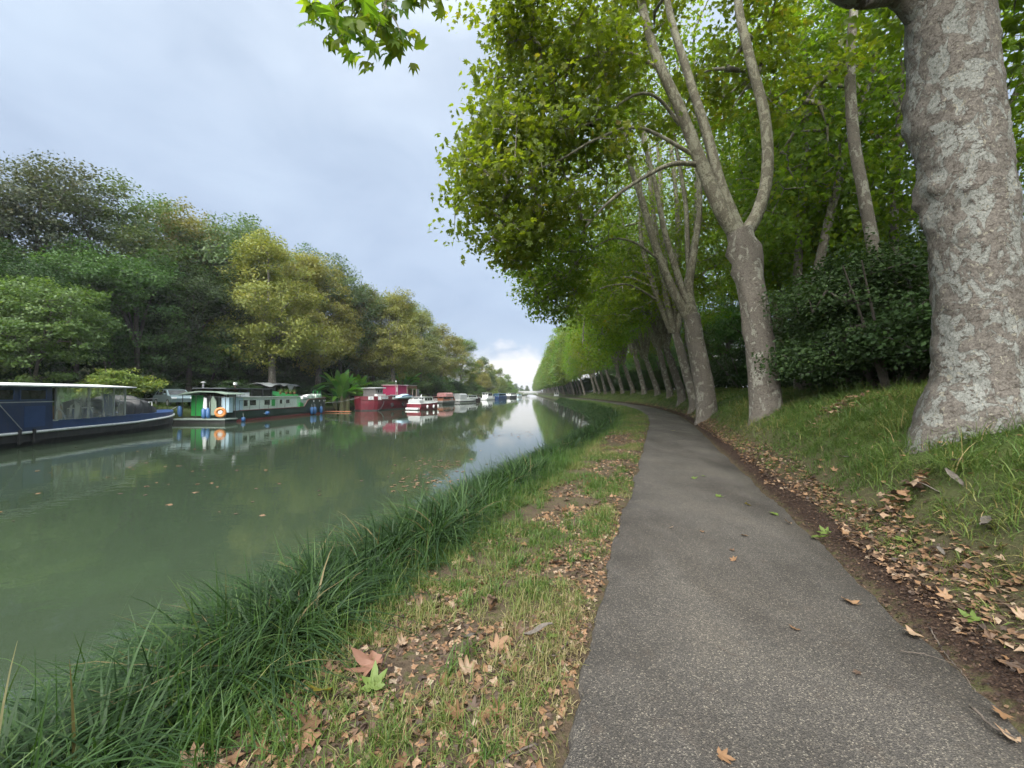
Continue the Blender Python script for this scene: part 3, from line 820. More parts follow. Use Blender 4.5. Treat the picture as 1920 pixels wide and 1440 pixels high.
def inpx(c, b):
    """picture column and row of a local point"""
    p = CAM_M.T @ (c+b-np.array([0, 0, CAM_Z])); return 960+FPX*p[0]/-p[2], 720-FPX*p[1]/-p[2]
EDGE_Y = [-2000, 0, 60, 130, 200, 260, 300, 440, 480, 520, 560, 600, 640, 700]
EDGE_X = [800, 865, 850, 890, 882, 880, 835, 832, 880, 950, 965, 985, 1040, 1060]
def keep2(c):
    x, y = inpx(c, b2)
    if x < np.interp(y, EDGE_Y, EDGE_X)+12: return False
    if y > 470 and x > 1000: return False
    if x > 1215 and y > -100 and c[1] < 1.2 and abs(math.sin(x*3.1+y*1.7)) < .93: return False
    if x > 1090 and y > 400: return False
    return c[2]+b2[2] > 5.2
def Ec(px, py, d, r, w, sh=.25): return (W(px, py, d)-b2, r, w, sh)
tree2 = make_tree('plane_tree', 2, limbs2, [Ec(930, 370, 12.6, (2.0, 2.6, 2.2), 1.5), Ec(1020, 330, 13, (2.6, 2.8, 2.6), 1.6), Ec(960, 150, 12.6, (2.0, 2.6, 2.4), 1.4), Ec(1100, 130, 13, (3.0, 3, 3.2), 2.0),
    Ec(1000, 20, 12.6, (2.8, 3, 2.6), 1.5), Ec(1290, 60, 14.6, (3.6, 2.5, 3.6), 1.3), Ec(1480, 90, 14.8, (3, 2.6, 3.6), 1.0), Ec(1150, -250, 13, (5, 4, 4), 1.6), Ec(1000, 450, 13, (1.6, 2, 1.0), .6), Ec(1350, -350, 13, (4, 4, 5), .8)],
    440, 58, .66, .165, LEAF10, BARK, GREEN_PLANE, keep2, b2, 40, .20, .028, BARK_PALE, rscale=.018, flat=.34, up=.9,
    burls=[(5.7, 1.0, .16, .2), (5.9, 2.4, .14, .2), (5.6, 4.0, .16, .2), (5.0, 1.0, .12, .16), (5.2, 4.1, .12, .2), (3.1, 1.0, .05, .25), (5.5, 3.2, .12, .15)])
tag(tree2, 'plane with three long bare limbs rising from a knobbly fork beside the path', 'tree', 'plane trees along the towpath')

# the third, leaning towards the canal with a swollen root
D3 = 21.5
b3 = loc_on(1326, D3)
def P3(*pts): return [W(*p)-b3 for p in pts]
limbs3 = [([np.array([0, 0, -.3])]+P3((1322, 735, D3), (1314, 690, D3), (1304, 640, D3), (1296, 590, D3)), .50, .40, .97),
    (P3((1292, 600, D3), (1262, 545, D3), (1232, 470, D3), (1205, 380, D3), (1180, 300, D3), (1160, 180, D3), (1150, 0, D3)), .26, .08, .2),
    (P3((1297, 595, D3), (1272, 520, D3), (1248, 440, D3), (1225, 330, D3), (1200, 230, D3), (1190, 60, D3+.5)), .2, .06, .2),
    (P3((1300, 590, D3), (1292, 540, D3), (1302, 470, D3), (1312, 380, D3), (1305, 250, D3), (1300, 90, D3)), .24, .08, .2),
    (P3((1299, 590, D3+.3), (1290, 480, D3+.6), (1285, 380, D3+.8), (1262, 240, D3+1), (1240, 90, D3+1)), .17, .06, .2),
    (P3((1240, 490, D3), (1190, 455, D3-.5), (1140, 450, D3-1), (1090, 490, D3-1.2), (1050, 540, D3-1.2)), .07, .02, .3)]
def keep3(c):
    x, y = inpx(c, b3)
    if x < np.interp(y, EDGE_Y, EDGE_X)+14: return False
    if x > 1185 and y > 250 and c[1] < 1.5: return False
    if y > 560 and x > 1080: return False
    return c[2]+b3[2] > 4.6
def Ed(px, py, d, r, w, sh=.25): return (W(px, py, d)-b3, r, w, sh)
tree3 = make_tree('plane_tree', 3, limbs3, [Ed(1010, 500, 20, (2.2, 3, 2.2), 2.0), Ed(1075, 480, 21, (2.6, 3, 2.4), 1.6), Ed(1040, 400, 19.5, (3, 3.4, 3.4), 1.6), Ed(1080, 250, 19.5, (3.6, 4, 4), 1.8), Ed(1180, 120, 20, (4, 4, 4.5), 1.6), Ed(1300, 200, 22, (4, 2.5, 5), 1.2), Ed(1050, 560, 21, (1.6, 2.5, 1.4), 1.0), Ed(1200, -100, 20, (6, 5, 5), 1.2)],
    470, 62, .70, .165, LEAF6, BARK, GREEN_PLANE, keep3, b3, 32, .38, .03, BARK_PALE, rscale=.017, flat=.36, up=.85, burls=[(5.0, 3.2, .15, .25), (4.7, .3, .12, .25), (3.4, 3.2, .12, .2)])
tag(tree3, 'leaning plane with a swollen pale root running towards the path edge', 'tree', 'plane trees along the towpath')

# the rest of the row from three grown patterns
def row_proto(name, seed, n, per, rc, size, tmpl, sides, hfork, lean, h=25.0, trunk_r=.33):
    rng = np.random.default_rng(seed)
    f = np.array([-lean, 0, hfork])
    tr = [np.array([0, 0, -.4]), np.array([-.05, .02, .8]), np.array([-lean*.45, rng.normal()*.1, hfork*.5]), f]
    limbs = [(tr, trunk_r*1.12, trunk_r*.8, .97)]
    for k, (dx, dy, top) in enumerate([(-4.2, .6, .78), (-2.4, -2.0, .92), (.3, 1.0, 1.0), (1.9, -.8, .86), (-1.2, 2.3, .9)]):
        e = f+np.array([dx+rng.normal()*.3, dy+rng.normal()*.4, (h-hfork)*top])
        mid = f*.55+e*.45+np.array([dx*.12, dy*.1, -.4])
        limbs.append(([f+np.array([dx*.04, dy*.05, -.2]), f*.84+e*.16+np.array([dx*.12, dy*.12, -.1]), mid, f*.25+e*.75+rng.normal(size=3)*.3, e], .24, .06, .22))
    for k in range(3):
        s = f+np.array([-1.3, (k-1)*.8, 2.0+k])
        limbs.append(([s, s+np.array([-2.0, (k-1)*1.0, .9]), s+np.array([-4.2, (k-1)*1.8, .3]), s+np.array([-5.6, (k-1)*2.2, -1.2])], .08, .02, .2))
    def keep(c):
        x, y, z = c
        if x > -5.0 and z < 6.0+rng.random()*1.2: return False
        if x <= -5.0 and z < 2.6: return False
        return True
    env = [((-2.2, 0, 15.5), (6.0, 4.8, 9.5), 3.0, .5), ((-6.4, 0, 8.5), (2.6, 4.4, 5.2), 1.9, .35), ((-4, 0, 12), (4.8, 4.4, 6), .9, .3), ((2.6, 0, 13), (3.8, 4.4, 7), 1.2, .4)]
    t = make_tree(name, seed, limbs, env, n, per, rc, size, tmpl, BARK, GREEN_PLANE, keep, (0, 0, -500), sides, .38, .04, BARK_PALE, flat=.42, up=.8, rscale=.015)
    return t
protoA = row_proto('plane_tree', 21, 430, 56, .95, .20, LEAF6, 24, 5.6, 1.2)
protoB = row_proto('plane_tree', 22, 430, 56, .95, .20, LEAF6, 24, 5.0, 1.5)
protoF = row_proto('plane_tree', 23, 420, 34, 1.15, .42, LEAF4, 10, 5.0, 1.3)
used = set()
def place(proto, loc, rz, sc, label, group, cat='tree', leafm=None, sx=1.0):
    o = proto if id(proto) not in used else copy_tree(proto)
    used.add(id(proto))
    o.location = loc; o.rotation_euler = (0, 0, rz)
    o.scale = (sc*sx, sc, sc)
    tag(o, label, cat, group)
    if leafm is not None: set_leaf(o, leafm)
    return o
rowspec = [(1302, 28), (1279, 35), (1256, 42), (1233, 49), (1208, 56.5), (1187, 64), (1167, 72), (1150, 80), (1135, 89), (1124, 98), (1115, 107)]
words = ['fourth', 'fifth', 'sixth', 'seventh', 'eighth', 'ninth', 'tenth', 'eleventh', 'twelfth', 'thirteenth', 'fourteenth']
rngr = np.random.default_rng(77)
for i, (px, d) in enumerate(rowspec):
    l = loc_on(px, d)
    ang = math.atan2(-(path_x(d+1)-path_x(d-1)), 2.0)
    pr = [protoA, protoB][i % 2]
    place(pr, l, ang+rngr.normal()*.12, .94+.12*rngr.random(), 'tall plane, %s trunk along the towpath counting from the big near one' % words[i], 'plane trees along the towpath')
y = 116.0; i = 0
while y < 600:
    x = path_x(y)+2.6+rngr.normal()*.3
    l = (x, y, ground_z(x, y)-.1)
    place(protoF, l, rngr.normal()*.25, .95+.15*rngr.random(), 'small distant plane tree in the far straight of the towpath row', 'distant planes of the towpath row', leafm=GREEN_FAR)
    y += 8.5 if y < 200 else 14.0
# ------------------------------------------------------------------ the wood behind the row, right bank
def tall_proto(seed, bend):
    tr = [np.array([0, 0, -.4]), np.array([bend*.25, .1, 2.5]), np.array([bend*.9, 0, 6.0]), np.array([bend*.95, .2, 9.5])]
    f = tr[-1]
    limbs = [(tr, .30, .18, .8), ([f, f+np.array([-bend*.15, .2, 3]), f+np.array([.3, .3, 6.5]), f+np.array([.2, 0, 10])], .18, .05, .1),
             ([f-np.array([0, 0, .6]), f+np.array([-1.2, .3, 1.6]), f+np.array([-2.3, .2, 5]), f+np.array([-2.8, 0, 8])], .14, .04, .1),
             ([f-np.array([0, 0, 1.6]), f+np.array([1.4, -.4, 1.0]), f+np.array([2.2, -.5, 4]), f+np.array([2.6, 0, 7])], .12, .04, .1)]
    env = [((bend, 0, 14.5), (4.6, 4.6, 7), 3, .35), ((bend, 0, 9), (4.5, 4.2, 3), 1.0, .3)]
    return make_tree('woodland_tree', seed, limbs, env, 230, 36, .85, .25, LEAF6, BARK, GREEN_PLANE, lambda c: c[2] > 6.3, (0, 0, -500), 16, .2, .03, BARK_PALE)
tallA = tall_proto(31, -1.2); tallB = tall_proto(32, 1.5)
# trunks that show between the ringed plane and the great one, their leaves behind and above
for seed, d, pts, r0, lb in [(61, 15.0, [(1655, 640), (1640, 480), (1618, 360), (1600, 250), (1594, 120), (1602, 0), (1610, -200)], .24, 'pale bent trunk standing in the shrubs between the two nearest planes'),
        (62, 20.0, [(1498, 720), (1494, 600), (1497, 480), (1505, 350), (1512, 230), (1508, 60)], .24, 'slim upright trunk in the shadowed wood right of the ringed plane'),
        (63, 18.0, [(1510, 720), (1524, 560), (1548, 440), (1575, 330), (1600, 240), (1640, 120)], .24, 'trunk slanting to the right deep in the wood behind the shrubs'),
        (64, 18.5, [(1690, 720), (1680, 560), (1676, 420), (1684, 280), (1690, 120)], .22, 'slender upright trunk half hidden left of the great near trunk')]:
    p = W(pts[0][0], 730, d); bb = np.array([p[0], d, ground_z(p[0], d)-.1])
    tr = [np.array([0, 0, -.3])]+[W(x, y_, d)-bb for x, y_ in pts]
    top = tr[-1]; mid = tr[-2]
    lm = [(tr, r0, r0*.5, .72), ([mid, mid+np.array([-.8, .5, 1.2]), mid+np.array([-2.0, 1.0, 3.2])], .09, .03, .2), ([mid, mid+np.array([.9, .6, 1.0]), mid+np.array([2.2, 1.4, 2.8])], .09, .03, .2)]
    c = (mid+top)*.5
    env = [((c[0], 3.2, 12.0), (3.6, 2.6, 5.5), 2, .3), ((c[0], 2.6, 8.0), (3.6, 2.0, 2.2), .8, .3), ((c[0], 1.0, 17), (4, 3, 3.5), 1, .3)]
    t_ = make_tree('woodland_tree', seed, lm, env, 200, 36, .85, .22, LEAF6, BARK, GREEN_PLANE, lambda q: q[2] > 5.6 and (q[1] > .8 or q[2] > 14), bb, 16, .15, .03, BARK_PALE)
    tag(t_, lb, 'tree', 'woodland trees behind the plane row')
for px, d, pr, rz, lb in [(1468, 29.0, tallA, 1.0, 'thin woodland tree seen in the gap behind the ringed plane'), (2000, 8.0, tallB, 5.0, 'woodland tree whose leaves show right of the great near trunk'), (1890, 15.5, tallA, 5.5, 'woodland tree hidden behind the great near trunk')]:
    p = W(px, 700, d)
    place(pr, (p[0], d, ground_z(p[0], d)-.1), rz, 1.0, lb, 'woodland trees behind the plane row')
k = 0
for y in np.arange(27, 150, 11.0):
    x = path_x(y)+10.5+rngr.normal()*1.2
    place([tallA, tallB][k % 2], (x, y+rngr.normal()*1.5, ground_z(x, y)-.1), rngr.random()*6.28, .95+.2*rngr.random(), 'woodland tree crowded in the dark wood behind the plane row', 'crowded trees of the right-hand wood'); k += 1
for y, dx in [(3, 17), (10, 19), (19, 21)]:
    x = path_x(y)+dx
    place([tallA, tallB][k % 2], (x, y, ground_z(x, y)-.1), rngr.random()*6.28, 1.0+.2*rngr.random(), 'woodland tree crowded in the dark wood behind the plane row', 'crowded trees of the right-hand wood'); k += 1

def shrub_proto(name, seed, w, h, n, per, rc, size, tmpl, leafm, stems=6, low=.15, up=.8):
    rng = np.random.default_rng(seed)
    limbs = []
    for s in range(stems):
        a = 6.28*s/stems+rng.normal()*.3; rr = w*(.25+.3*rng.random())
        e = np.array([math.cos(a)*rr, math.sin(a)*rr, h*(.6+.3*rng.random())])
        limbs.append(([np.array([math.cos(a)*.15, math.sin(a)*.15, -.2]), e*np.array([.45, .45, .4]), e], .02+.012*h, .012, .15))
    env = [((0, 0, h*.42), (w*.42, w*.42, h*.42), 1.5, .4)]
    for q in range(8):
        a = rng.random()*6.28; rr = w*.5*(.25+.6*rng.random()); zz = h*(.15+.68*rng.random())*(1-.45*rr/(w*.5)); s_ = w*(.12+.13*rng.random())
        env.append(((math.cos(a)*rr, math.sin(a)*rr, zz), (s_, s_, s_*.65), .75, .3))
    return make_tree(name, seed, limbs, env, n, per, rc, size, tmpl, BARK_DARK, leafm, lambda c: c[2] > low*h, (0, 0, -500), 6, .1, .03, up=up, flat=.28)
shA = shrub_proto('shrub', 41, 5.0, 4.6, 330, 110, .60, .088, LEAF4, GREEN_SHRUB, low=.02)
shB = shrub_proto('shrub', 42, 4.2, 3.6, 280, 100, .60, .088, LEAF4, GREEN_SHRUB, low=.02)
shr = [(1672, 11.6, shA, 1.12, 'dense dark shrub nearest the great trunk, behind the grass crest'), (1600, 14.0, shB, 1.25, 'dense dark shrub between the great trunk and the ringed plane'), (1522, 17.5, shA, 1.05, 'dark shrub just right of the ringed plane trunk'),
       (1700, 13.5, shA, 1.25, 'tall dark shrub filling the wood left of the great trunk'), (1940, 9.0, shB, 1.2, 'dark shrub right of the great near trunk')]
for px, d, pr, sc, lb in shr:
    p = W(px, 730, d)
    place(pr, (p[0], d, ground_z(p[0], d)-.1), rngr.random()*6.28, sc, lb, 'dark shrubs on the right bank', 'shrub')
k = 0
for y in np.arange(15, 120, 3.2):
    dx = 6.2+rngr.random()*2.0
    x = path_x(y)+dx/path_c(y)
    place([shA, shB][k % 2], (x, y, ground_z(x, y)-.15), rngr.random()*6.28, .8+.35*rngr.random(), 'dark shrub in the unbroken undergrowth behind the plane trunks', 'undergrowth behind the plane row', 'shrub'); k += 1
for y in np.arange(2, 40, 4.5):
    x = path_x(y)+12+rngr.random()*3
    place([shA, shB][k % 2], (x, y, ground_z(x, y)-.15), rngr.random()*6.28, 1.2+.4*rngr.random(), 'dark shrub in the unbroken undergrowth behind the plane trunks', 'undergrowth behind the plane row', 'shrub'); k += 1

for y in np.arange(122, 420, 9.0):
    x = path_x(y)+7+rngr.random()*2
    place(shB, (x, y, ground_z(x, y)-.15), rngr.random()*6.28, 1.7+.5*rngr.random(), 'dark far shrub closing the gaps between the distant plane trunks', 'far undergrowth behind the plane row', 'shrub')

# ------------------------------------------------------------------ trees on the left bank
def crown_proto(name, seed, h, w, low, n, per, rc, size, leafm, trunk_r=.35, lobes=7, bark=BARK_DARK, tmpl=LEAF4, up=.65, flat=.6, shell=.45):
    """a broad woodland crown of several uneven lobes, h tall, w wide, leaves from height low*h"""
    rng = np.random.default_rng(seed)
    tr = [np.array([0, 0, -.5]), np.array([.1, 0, h*.2]), np.array([rng.normal()*.3, rng.normal()*.3, h*.42])]
    limbs = [(tr, trunk_r, trunk_r*.65, .9)]
    env = [((0, 0, h*(.5+low*.5)), (w*.43, w*.43, h*(.5-low*.5)*.93), 3.0, shell)]
    for k in range(lobes):
        a = 6.28*k/lobes+rng.normal()*.35; zz = low+(1-low)*(.22+.62*rng.random())
        rr = w*.5*(.45+.28*rng.random())*math.sqrt(max(.2, 1-((zz-low)/(1-low)*1.25-.35)**2))
        c = np.array([math.cos(a)*rr, math.sin(a)*rr, h*zz])
        s = w*(.20+.10*rng.random())
        env.append((c, (s, s, s*.8), 1.0, .4))
        limbs.append(([tr[-1]-np.array([0, 0, h*.06]), tr[-1]*.5+c*.5+np.array([0, 0, h*.03]), c], trunk_r*.5, .05, .25))
    env.append(((rng.normal()*w*.08, rng.normal()*w*.08, h*.88), (w*.18, w*.18, h*.12), .5, .3))
    return make_tree(name, seed, limbs, env, n, per, rc, size, tmpl, bark, leafm, lambda c: c[2] > low*h*.9, (0, 0, -500), 12, .25, .03, up=up, flat=flat)
oakP = crown_proto('woodland_tree', 51, 24, 15, .12, 520, 66, 1.05, .26, BROWN_DARK)
ashP = crown_proto('woodland_tree', 52, 24, 13, .12, 480, 66, 1.1, .25, GREEN_DEEP, lobes=9, flat=.32, up=.9)
elmP = crown_proto('woodland_tree', 53, 22, 11, .10, 420, 66, 1.0, .25, GREEN_DEEP, lobes=8)
planeP = crown_proto('bank_plane_tree', 54, 22, 13, .16, 560, 66, .9, .26, YELLOW_PLANE, trunk_r=.5, lobes=9, bark=BARK, shell=.6)
planeQ = crown_proto('bank_plane_tree', 55, 22, 12, .14, 520, 66, .9, .26, YELLOW_PLANE, trunk_r=.45, lobes=8, bark=BARK, shell=.6)
sapP = crown_proto('bank_tree', 56, 10, 8, .10, 330, 70, .60, .18, GREEN_LIGHT, trunk_r=.14, lobes=8, flat=.4, up=.9)
bushP = shrub_proto('bank_bush', 57, 5.5, 5.0, 260, 70, .52, .15, LEAF4, GREEN_LIGHT, low=.02)
farP = crown_proto('far_tree', 58, 20, 12, .06, 260, 40, 1.3, .55, YELLOW_PLANE, lobes=7, bark=BARK)
for y in np.arange(26, 135, 9.0):
    x = path_x(y)+12.5+rngr.random()*3
    place(sapP, (x, y, ground_z(x, y)-.15), rngr.random()*6.28, 1.0+.3*rngr.random(), 'young tree in the shaded wood behind the plane row', 'young trees of the right-hand wood', 'tree', GREEN_LIGHT)
def plant(proto, px, d, top, label, group, leafm, h0, cat='tree', sx=1.0, rz=None, dx=0.0):
    """stand a tree on the left bank so that its top reaches the height seen in the photograph"""
    p = W(px, top, d); x = min(p[0]+dx, left_x(d)-1.2)
    gz = ground_z(x, d)
    sc = (p[2]-gz)/h0
    return place(proto, (x, d, gz-.2), rngr.random()*6.28 if rz is None else rz, sc, label, group, cat, leafm, sx)
LG = 'trees on the wooded left bank'
plant(oakP, 62, 37, 262, 'tallest dark brownish tree at the left edge against the sky', LG, BROWN_DARK, 24.5)
plant(oakP, -70, 33, 300, 'dark tree cut by the left edge behind the blue barge', LG, BROWN_DARK, 24.5)
plant(ashP, 215, 42, 306, 'tall feathery green tree right of the dark brownish one', LG, GREEN_GREY, 24.5)
plant(ashP, 285, 47, 345, 'grey-green tree crown behind the feathery one', LG, GREEN_GREY, 24.5)
plant(elmP, 350, 52, 362, 'tree with a rusty brown top among the left bank greens', LG, OCHRE_PLANE, 22.5)
plant(elmP, 430, 54, 385, 'green tree top beside the yellowing plane', LG, GREEN_GREY, 22.5)
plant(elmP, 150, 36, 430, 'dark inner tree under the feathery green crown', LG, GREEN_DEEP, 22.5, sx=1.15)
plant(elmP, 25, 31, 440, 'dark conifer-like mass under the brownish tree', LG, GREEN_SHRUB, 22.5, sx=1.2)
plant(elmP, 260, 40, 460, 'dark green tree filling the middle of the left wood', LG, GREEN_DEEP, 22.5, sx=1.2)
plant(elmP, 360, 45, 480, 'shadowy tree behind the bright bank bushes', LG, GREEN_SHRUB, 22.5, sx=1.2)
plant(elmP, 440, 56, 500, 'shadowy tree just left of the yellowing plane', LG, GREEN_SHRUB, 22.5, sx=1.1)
plant(sapP, 72, 28.5, 498, 'fresh green sapling tree above the blue barge roof', LG, GREEN_LIGHT, 10.3, sx=1.0)
plant(sapP, -45, 27, 540, 'green sapling at the left edge behind the blue barge', LG, GREEN_LIGHT, 10.3)
plant(sapP, 305, 46, 592, 'bright green rounded bush tree behind the parked car', LG, GREEN_LIGHT, 10.3, sx=1.15)
plant(sapP, 400, 48, 595, 'bright green bush tree behind the green barge wheelhouse', LG, GREEN_LIGHT, 10.3, sx=1.2)
plant(bushP, 212, 30.5, 652, 'yellowing bush at the water edge between blue barge and car', LG, YELLOW_BUSH, 5.2, 'bush', 1.05)
plant(bushP, 150, 29.5, 690, 'low green bush behind the clear sheeting of the blue barge', LG, GREEN_LIGHT, 5.2, 'bush', 1.2)
plant(planeP, 512, 51, 428, 'large round yellowing plane standing foremost on the left bank', LG, YELLOW_PLANE, 22.5)
plant(planeQ, 600, 66, 465, 'yellowing plane with its trunk showing above the banana plant', LG, YELLOW_PLANE, 22.5)
plant(elmP, 640, 76, 476, 'darker green tree top rising behind the yellowing planes', LG, GREEN_GREY, 22.5)
plant(elmP, 560, 72, 455, 'green tree hidden behind the foremost yellowing plane', LG, GREEN_GREY, 22.5)
plant(planeP, 672, 80, 525, 'rust-tinged plane between the yellowing planes', LG, OCHRE_PLANE, 22.5)
plant(planeQ, 742, 80, 533, 'yellow-green plane with a ragged top above the red barge', LG, YELLOW_PLANE, 22.5)
plant(planeP, 700, 84, 560, 'ochre plane behind the ragged-topped one', LG, OCHRE_PLANE, 22.5)
plant(planeQ, 802, 95, 572, 'plane turning ochre above the orange cruiser', LG, OCHRE_PLANE, 22.5)
plant(planeP, 848, 112, 600, 'green-yellow plane above the dark little boat', LG, YELLOW_PLANE, 22.5)
plant(planeQ, 882, 135, 628, 'last big round plane before the sky gap', LG, GREEN_FAR, 22.5)
plant(planeQ, 780, 108, 560, 'plane crown filling the row behind the ochre ones', LG, GREEN_GREY, 22.5)
LF = 'far trees at the end of the left bank'
for i, (px, d, top, m_) in enumerate([(912, 165, 672, YELLOW_PLANE), (935, 195, 680, YELLOW_PLANE), (948, 230, 688, GREEN_FAR), (958, 270, 700, GREEN_FAR), (905, 180, 665, GREEN_GREY), (925, 240, 690, GREEN_GREY), (940, 320, 705, GREEN_FAR), (955, 380, 712, GREEN_FAR), (967, 460, 718, GREEN_DEEP), (978, 560, 722, GREEN_DEEP), (990, 640, 722, GREEN_DEEP), (1002, 660, 724, GREEN_DEEP), (965, 600, 720, GREEN_DEEP)]):
    plant(farP, px, d, top, 'small far tree closing the left bank towards the bridge', LF, m_, 20.4)
# dark wood on the slope behind, closing the gaps
for i in range(34):
    d = 34+i*4.2+rngr.normal()*1.5
    x = left_x(d)-15-rngr.random()*16
    hz = 14.0+rngr.random()*4
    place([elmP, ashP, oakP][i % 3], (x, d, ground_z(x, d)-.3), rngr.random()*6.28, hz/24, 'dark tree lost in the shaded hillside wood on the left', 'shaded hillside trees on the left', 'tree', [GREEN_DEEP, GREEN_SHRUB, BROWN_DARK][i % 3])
for i in range(36):
    d = 26+i*3.9+rngr.normal()*.8; x = left_x(d)-9.5-rngr.random()*4
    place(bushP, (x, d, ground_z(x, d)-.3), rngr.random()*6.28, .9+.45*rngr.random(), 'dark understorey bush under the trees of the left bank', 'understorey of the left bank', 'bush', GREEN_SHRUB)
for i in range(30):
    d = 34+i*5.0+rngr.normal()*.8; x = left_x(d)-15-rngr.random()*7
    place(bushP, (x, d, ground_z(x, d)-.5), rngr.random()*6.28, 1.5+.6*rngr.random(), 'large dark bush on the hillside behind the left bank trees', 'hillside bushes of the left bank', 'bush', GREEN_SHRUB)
# bushes along the left water edge
LB = 'bushes along the left water edge'
for px, d, top, m_, lb, sx in [(285, 46, 700, GREEN_SHRUB, 'dark bush behind the parked car', 1.2), (440, 46, 690, GREEN_SHRUB, 'dark bush behind the green barge cabin', 1.4), (480, 50, 700, GREEN_SHRUB, 'dark bush behind the grey tarpaulin shelter', 1.3), (560, 58, 700, GREEN_SHRUB, 'dark bush left of the banana plant', 1.4),
        (690, 72, 700, GREEN_SHRUB, 'dark bush behind the grey pilot house of the red barge', 1.4), (720, 74, 695, GREEN_GREY, 'greyish bush behind the pink cabin', 1.3), (790, 92, 690, GREEN_DEEP, 'dark bush right of the pink cabin', 1.4), (815, 104, 680, GREEN_DEEP, 'tall dark bush above the orange cruiser', 1.3),
        (850, 122, 690, GREEN_SHRUB, 'dark green bush above the white cruiser', 1.3), (872, 140, 700, GREEN_LIGHT, 'green bush above the dark little boat', 1.2), (905, 172, 703, WILLOW, 'pale grey-green willow bush', 1.2), (926, 215, 719, YELLOW_BUSH, 'small bright yellow-green bush', 1.0),
        (950, 250, 720, GREEN_FAR, 'rounded bush leaning over the last moored boats', 1.6), (965, 290, 722, GREEN_FAR, 'last bush leaning over the water', 1.5), (890, 160, 712, GREEN_DEEP, 'dark bush left of the willow', 1.3), (640, 76, 705, GREEN_SHRUB, 'dark bush behind the banana plant', 1.3)]:
    plant(bushP, px, d, top, lb, LB, m_, 5.2, 'bush', sx)

# banana plants: each leaf a part
BANANA = leaf_mat('banana_leaf', [(0, (.06, .17, .036)), (.5, (.10, .25, .045)), (1, (.15, .30, .052))], .35, (1.2, 1.25, .5), .3)
def banana(px, d, n, s, label, base):
    p = W(px, base, d); x = p[0]; gz = ground_z(x, d)
    root = empty('banana_plant', (x, d, gz))
    rng = np.random.default_rng(int(px))
    mb = MB()
    for q in range(5):
        a = q*1.3; mb.tube([(.35*math.cos(a)*s, .35*math.sin(a)*s, -.1), (.4*math.cos(a)*s, .4*math.sin(a)*s, .8*s), (.45*math.cos(a)*s, .45*math.sin(a)*s, 1.5*s)], [.14*s, .11*s, .08*s], 7)
    mb.build('stem', pm('banana_stem', (.10, .14, .05), (.16, .13, .07), 4), root)
    for q in range(n):
        a = rng.random()*6.28; L = (.95+.75*rng.random())*s; wd = .17*s*(.8+.4*rng.random())
        el = .25+1.15*(q/n)
        h0 = (.35+1.2*rng.random())*s
        st = np.array([math.cos(a)*.35*s, math.sin(a)*.35*s, h0]); di = np.array([math.cos(a)*math.cos(el), math.sin(a)*math.cos(el), math.sin(el)])
        sd = np.array([-math.sin(a), math.cos(a), 0.0])
        V = []; m = 9
        for j in range(m):
            u = j/(m-1)
            c = st+di*L*u-np.array([0, 0, 1.])*L*.55*u*u*(1.1-el*.55)
            w_ = wd*math.sin(math.pi*min(1, (.12+.88*u)))**.6*(0.25 if u < .1 else 1)
            V += [c-sd*w_+np.array([0, 0, .10*s]), c, c+sd*w_+np.array([0, 0, .10*s])]
        i = np.arange(m-1)*3
        F = np.concatenate([np.stack([i, i+1, i+4, i+3], -1), np.stack([i+1, i+2, i+5, i+4], -1)])
        link('leaf', mesh_np('leaf', V, [F], {'rnd': np.full(len(V), rng.random())}), BANANA, root)
    tag(root, label, 'plant', 'banana plants on the left bank')
banana(640, 62.5, 66, 2.7, 'large banana plant with broad bright leaves between green and red barges', 750)
banana(676, 70, 40, 1.9, 'lower banana clump just right of the large one', 750)
banana(760, 87, 30, 2.6, 'banana plant rising behind the pink cabin', 745)
# ------------------------------------------------------------------ boats
NAVY = pm('navy_paint', (.012, .030, .095), (.020, .042, .115), 2, .4, .05, .01, dirt=(.06, .065, .07))
NAVY2 = pm('blue_paint', (.018, .050, .155), (.028, .065, .18), 2, .4, .05, .01)
HULLBLACK = pm('black_hull', (.016, .017, .017), (.032, .033, .031), 3, .6, .15, .01, dirt=(.09, .085, .07))
WHITE = pm('white_paint', (.72, .74, .73), (.60, .63, .62), 2.2, .45, .05, .01, dirt=(.42, .43, .38))
CREAM = pm('pale_green_white_paint', (.58, .66, .60), (.50, .60, .54), 2.2, .5, .05, .01, dirt=(.30, .36, .28))
DKGREEN = pm('dark_green_paint', (.008, .030, .022), (.014, .042, .030), 2.5, .45, .08, .01, dirt=(.05, .05, .035))
REDBOOT = pm('red_boot_paint', (.17, .032, .028), (.11, .028, .024), 3, .6, .1, .01, dirt=(.07, .05, .04))
RAILRED = pm('brown_rail_paint', (.13, .05, .04), (.09, .04, .035), 3, .6)
REDHULL = pm('maroon_paint', (.150, .010, .022), (.105, .010, .020), 1.6, .5, .08, .01, dirt=(.05, .02, .02))
PINK = pm('pink_red_paint', (.29, .014, .07), (.24, .014, .06), 2, .6)
VGREEN = pm('bright_green_paint', (.02, .30, .06), (.03, .24, .05), 2.5, .5)
GREYP = pm('grey_paint', (.16, .165, .16), (.12, .125, .12), 3, .6, dirt=(.07, .06, .05))
GREYCLOTH = pm('grey_canvas', (.27, .29, .29), (.19, .21, .21), 1.8, .9, .4, .05)
GREENCLOTH = pm('faded_green_canvas', (.20, .26, .21), (.14, .19, .15), 1.6, .9, .4, .05)
BLACKCLOTH = pm('black_tarpaulin', (.014, .015, .016), (.035, .038, .038), 1.8, .5, .5, .08)
GLASS = pm('dark_window_glass', (.018, .022, .022), (.04, .045, .042), 1.5, .08, spec=.8)
STEEL = pm('galvanised_steel', (.45, .46, .46), (.36, .37, .37), 5, .4, metallic=.5)
DARKSTEEL = pm('dark_steel', (.03, .035, .035), (.05, .05, .05), 5, .5)
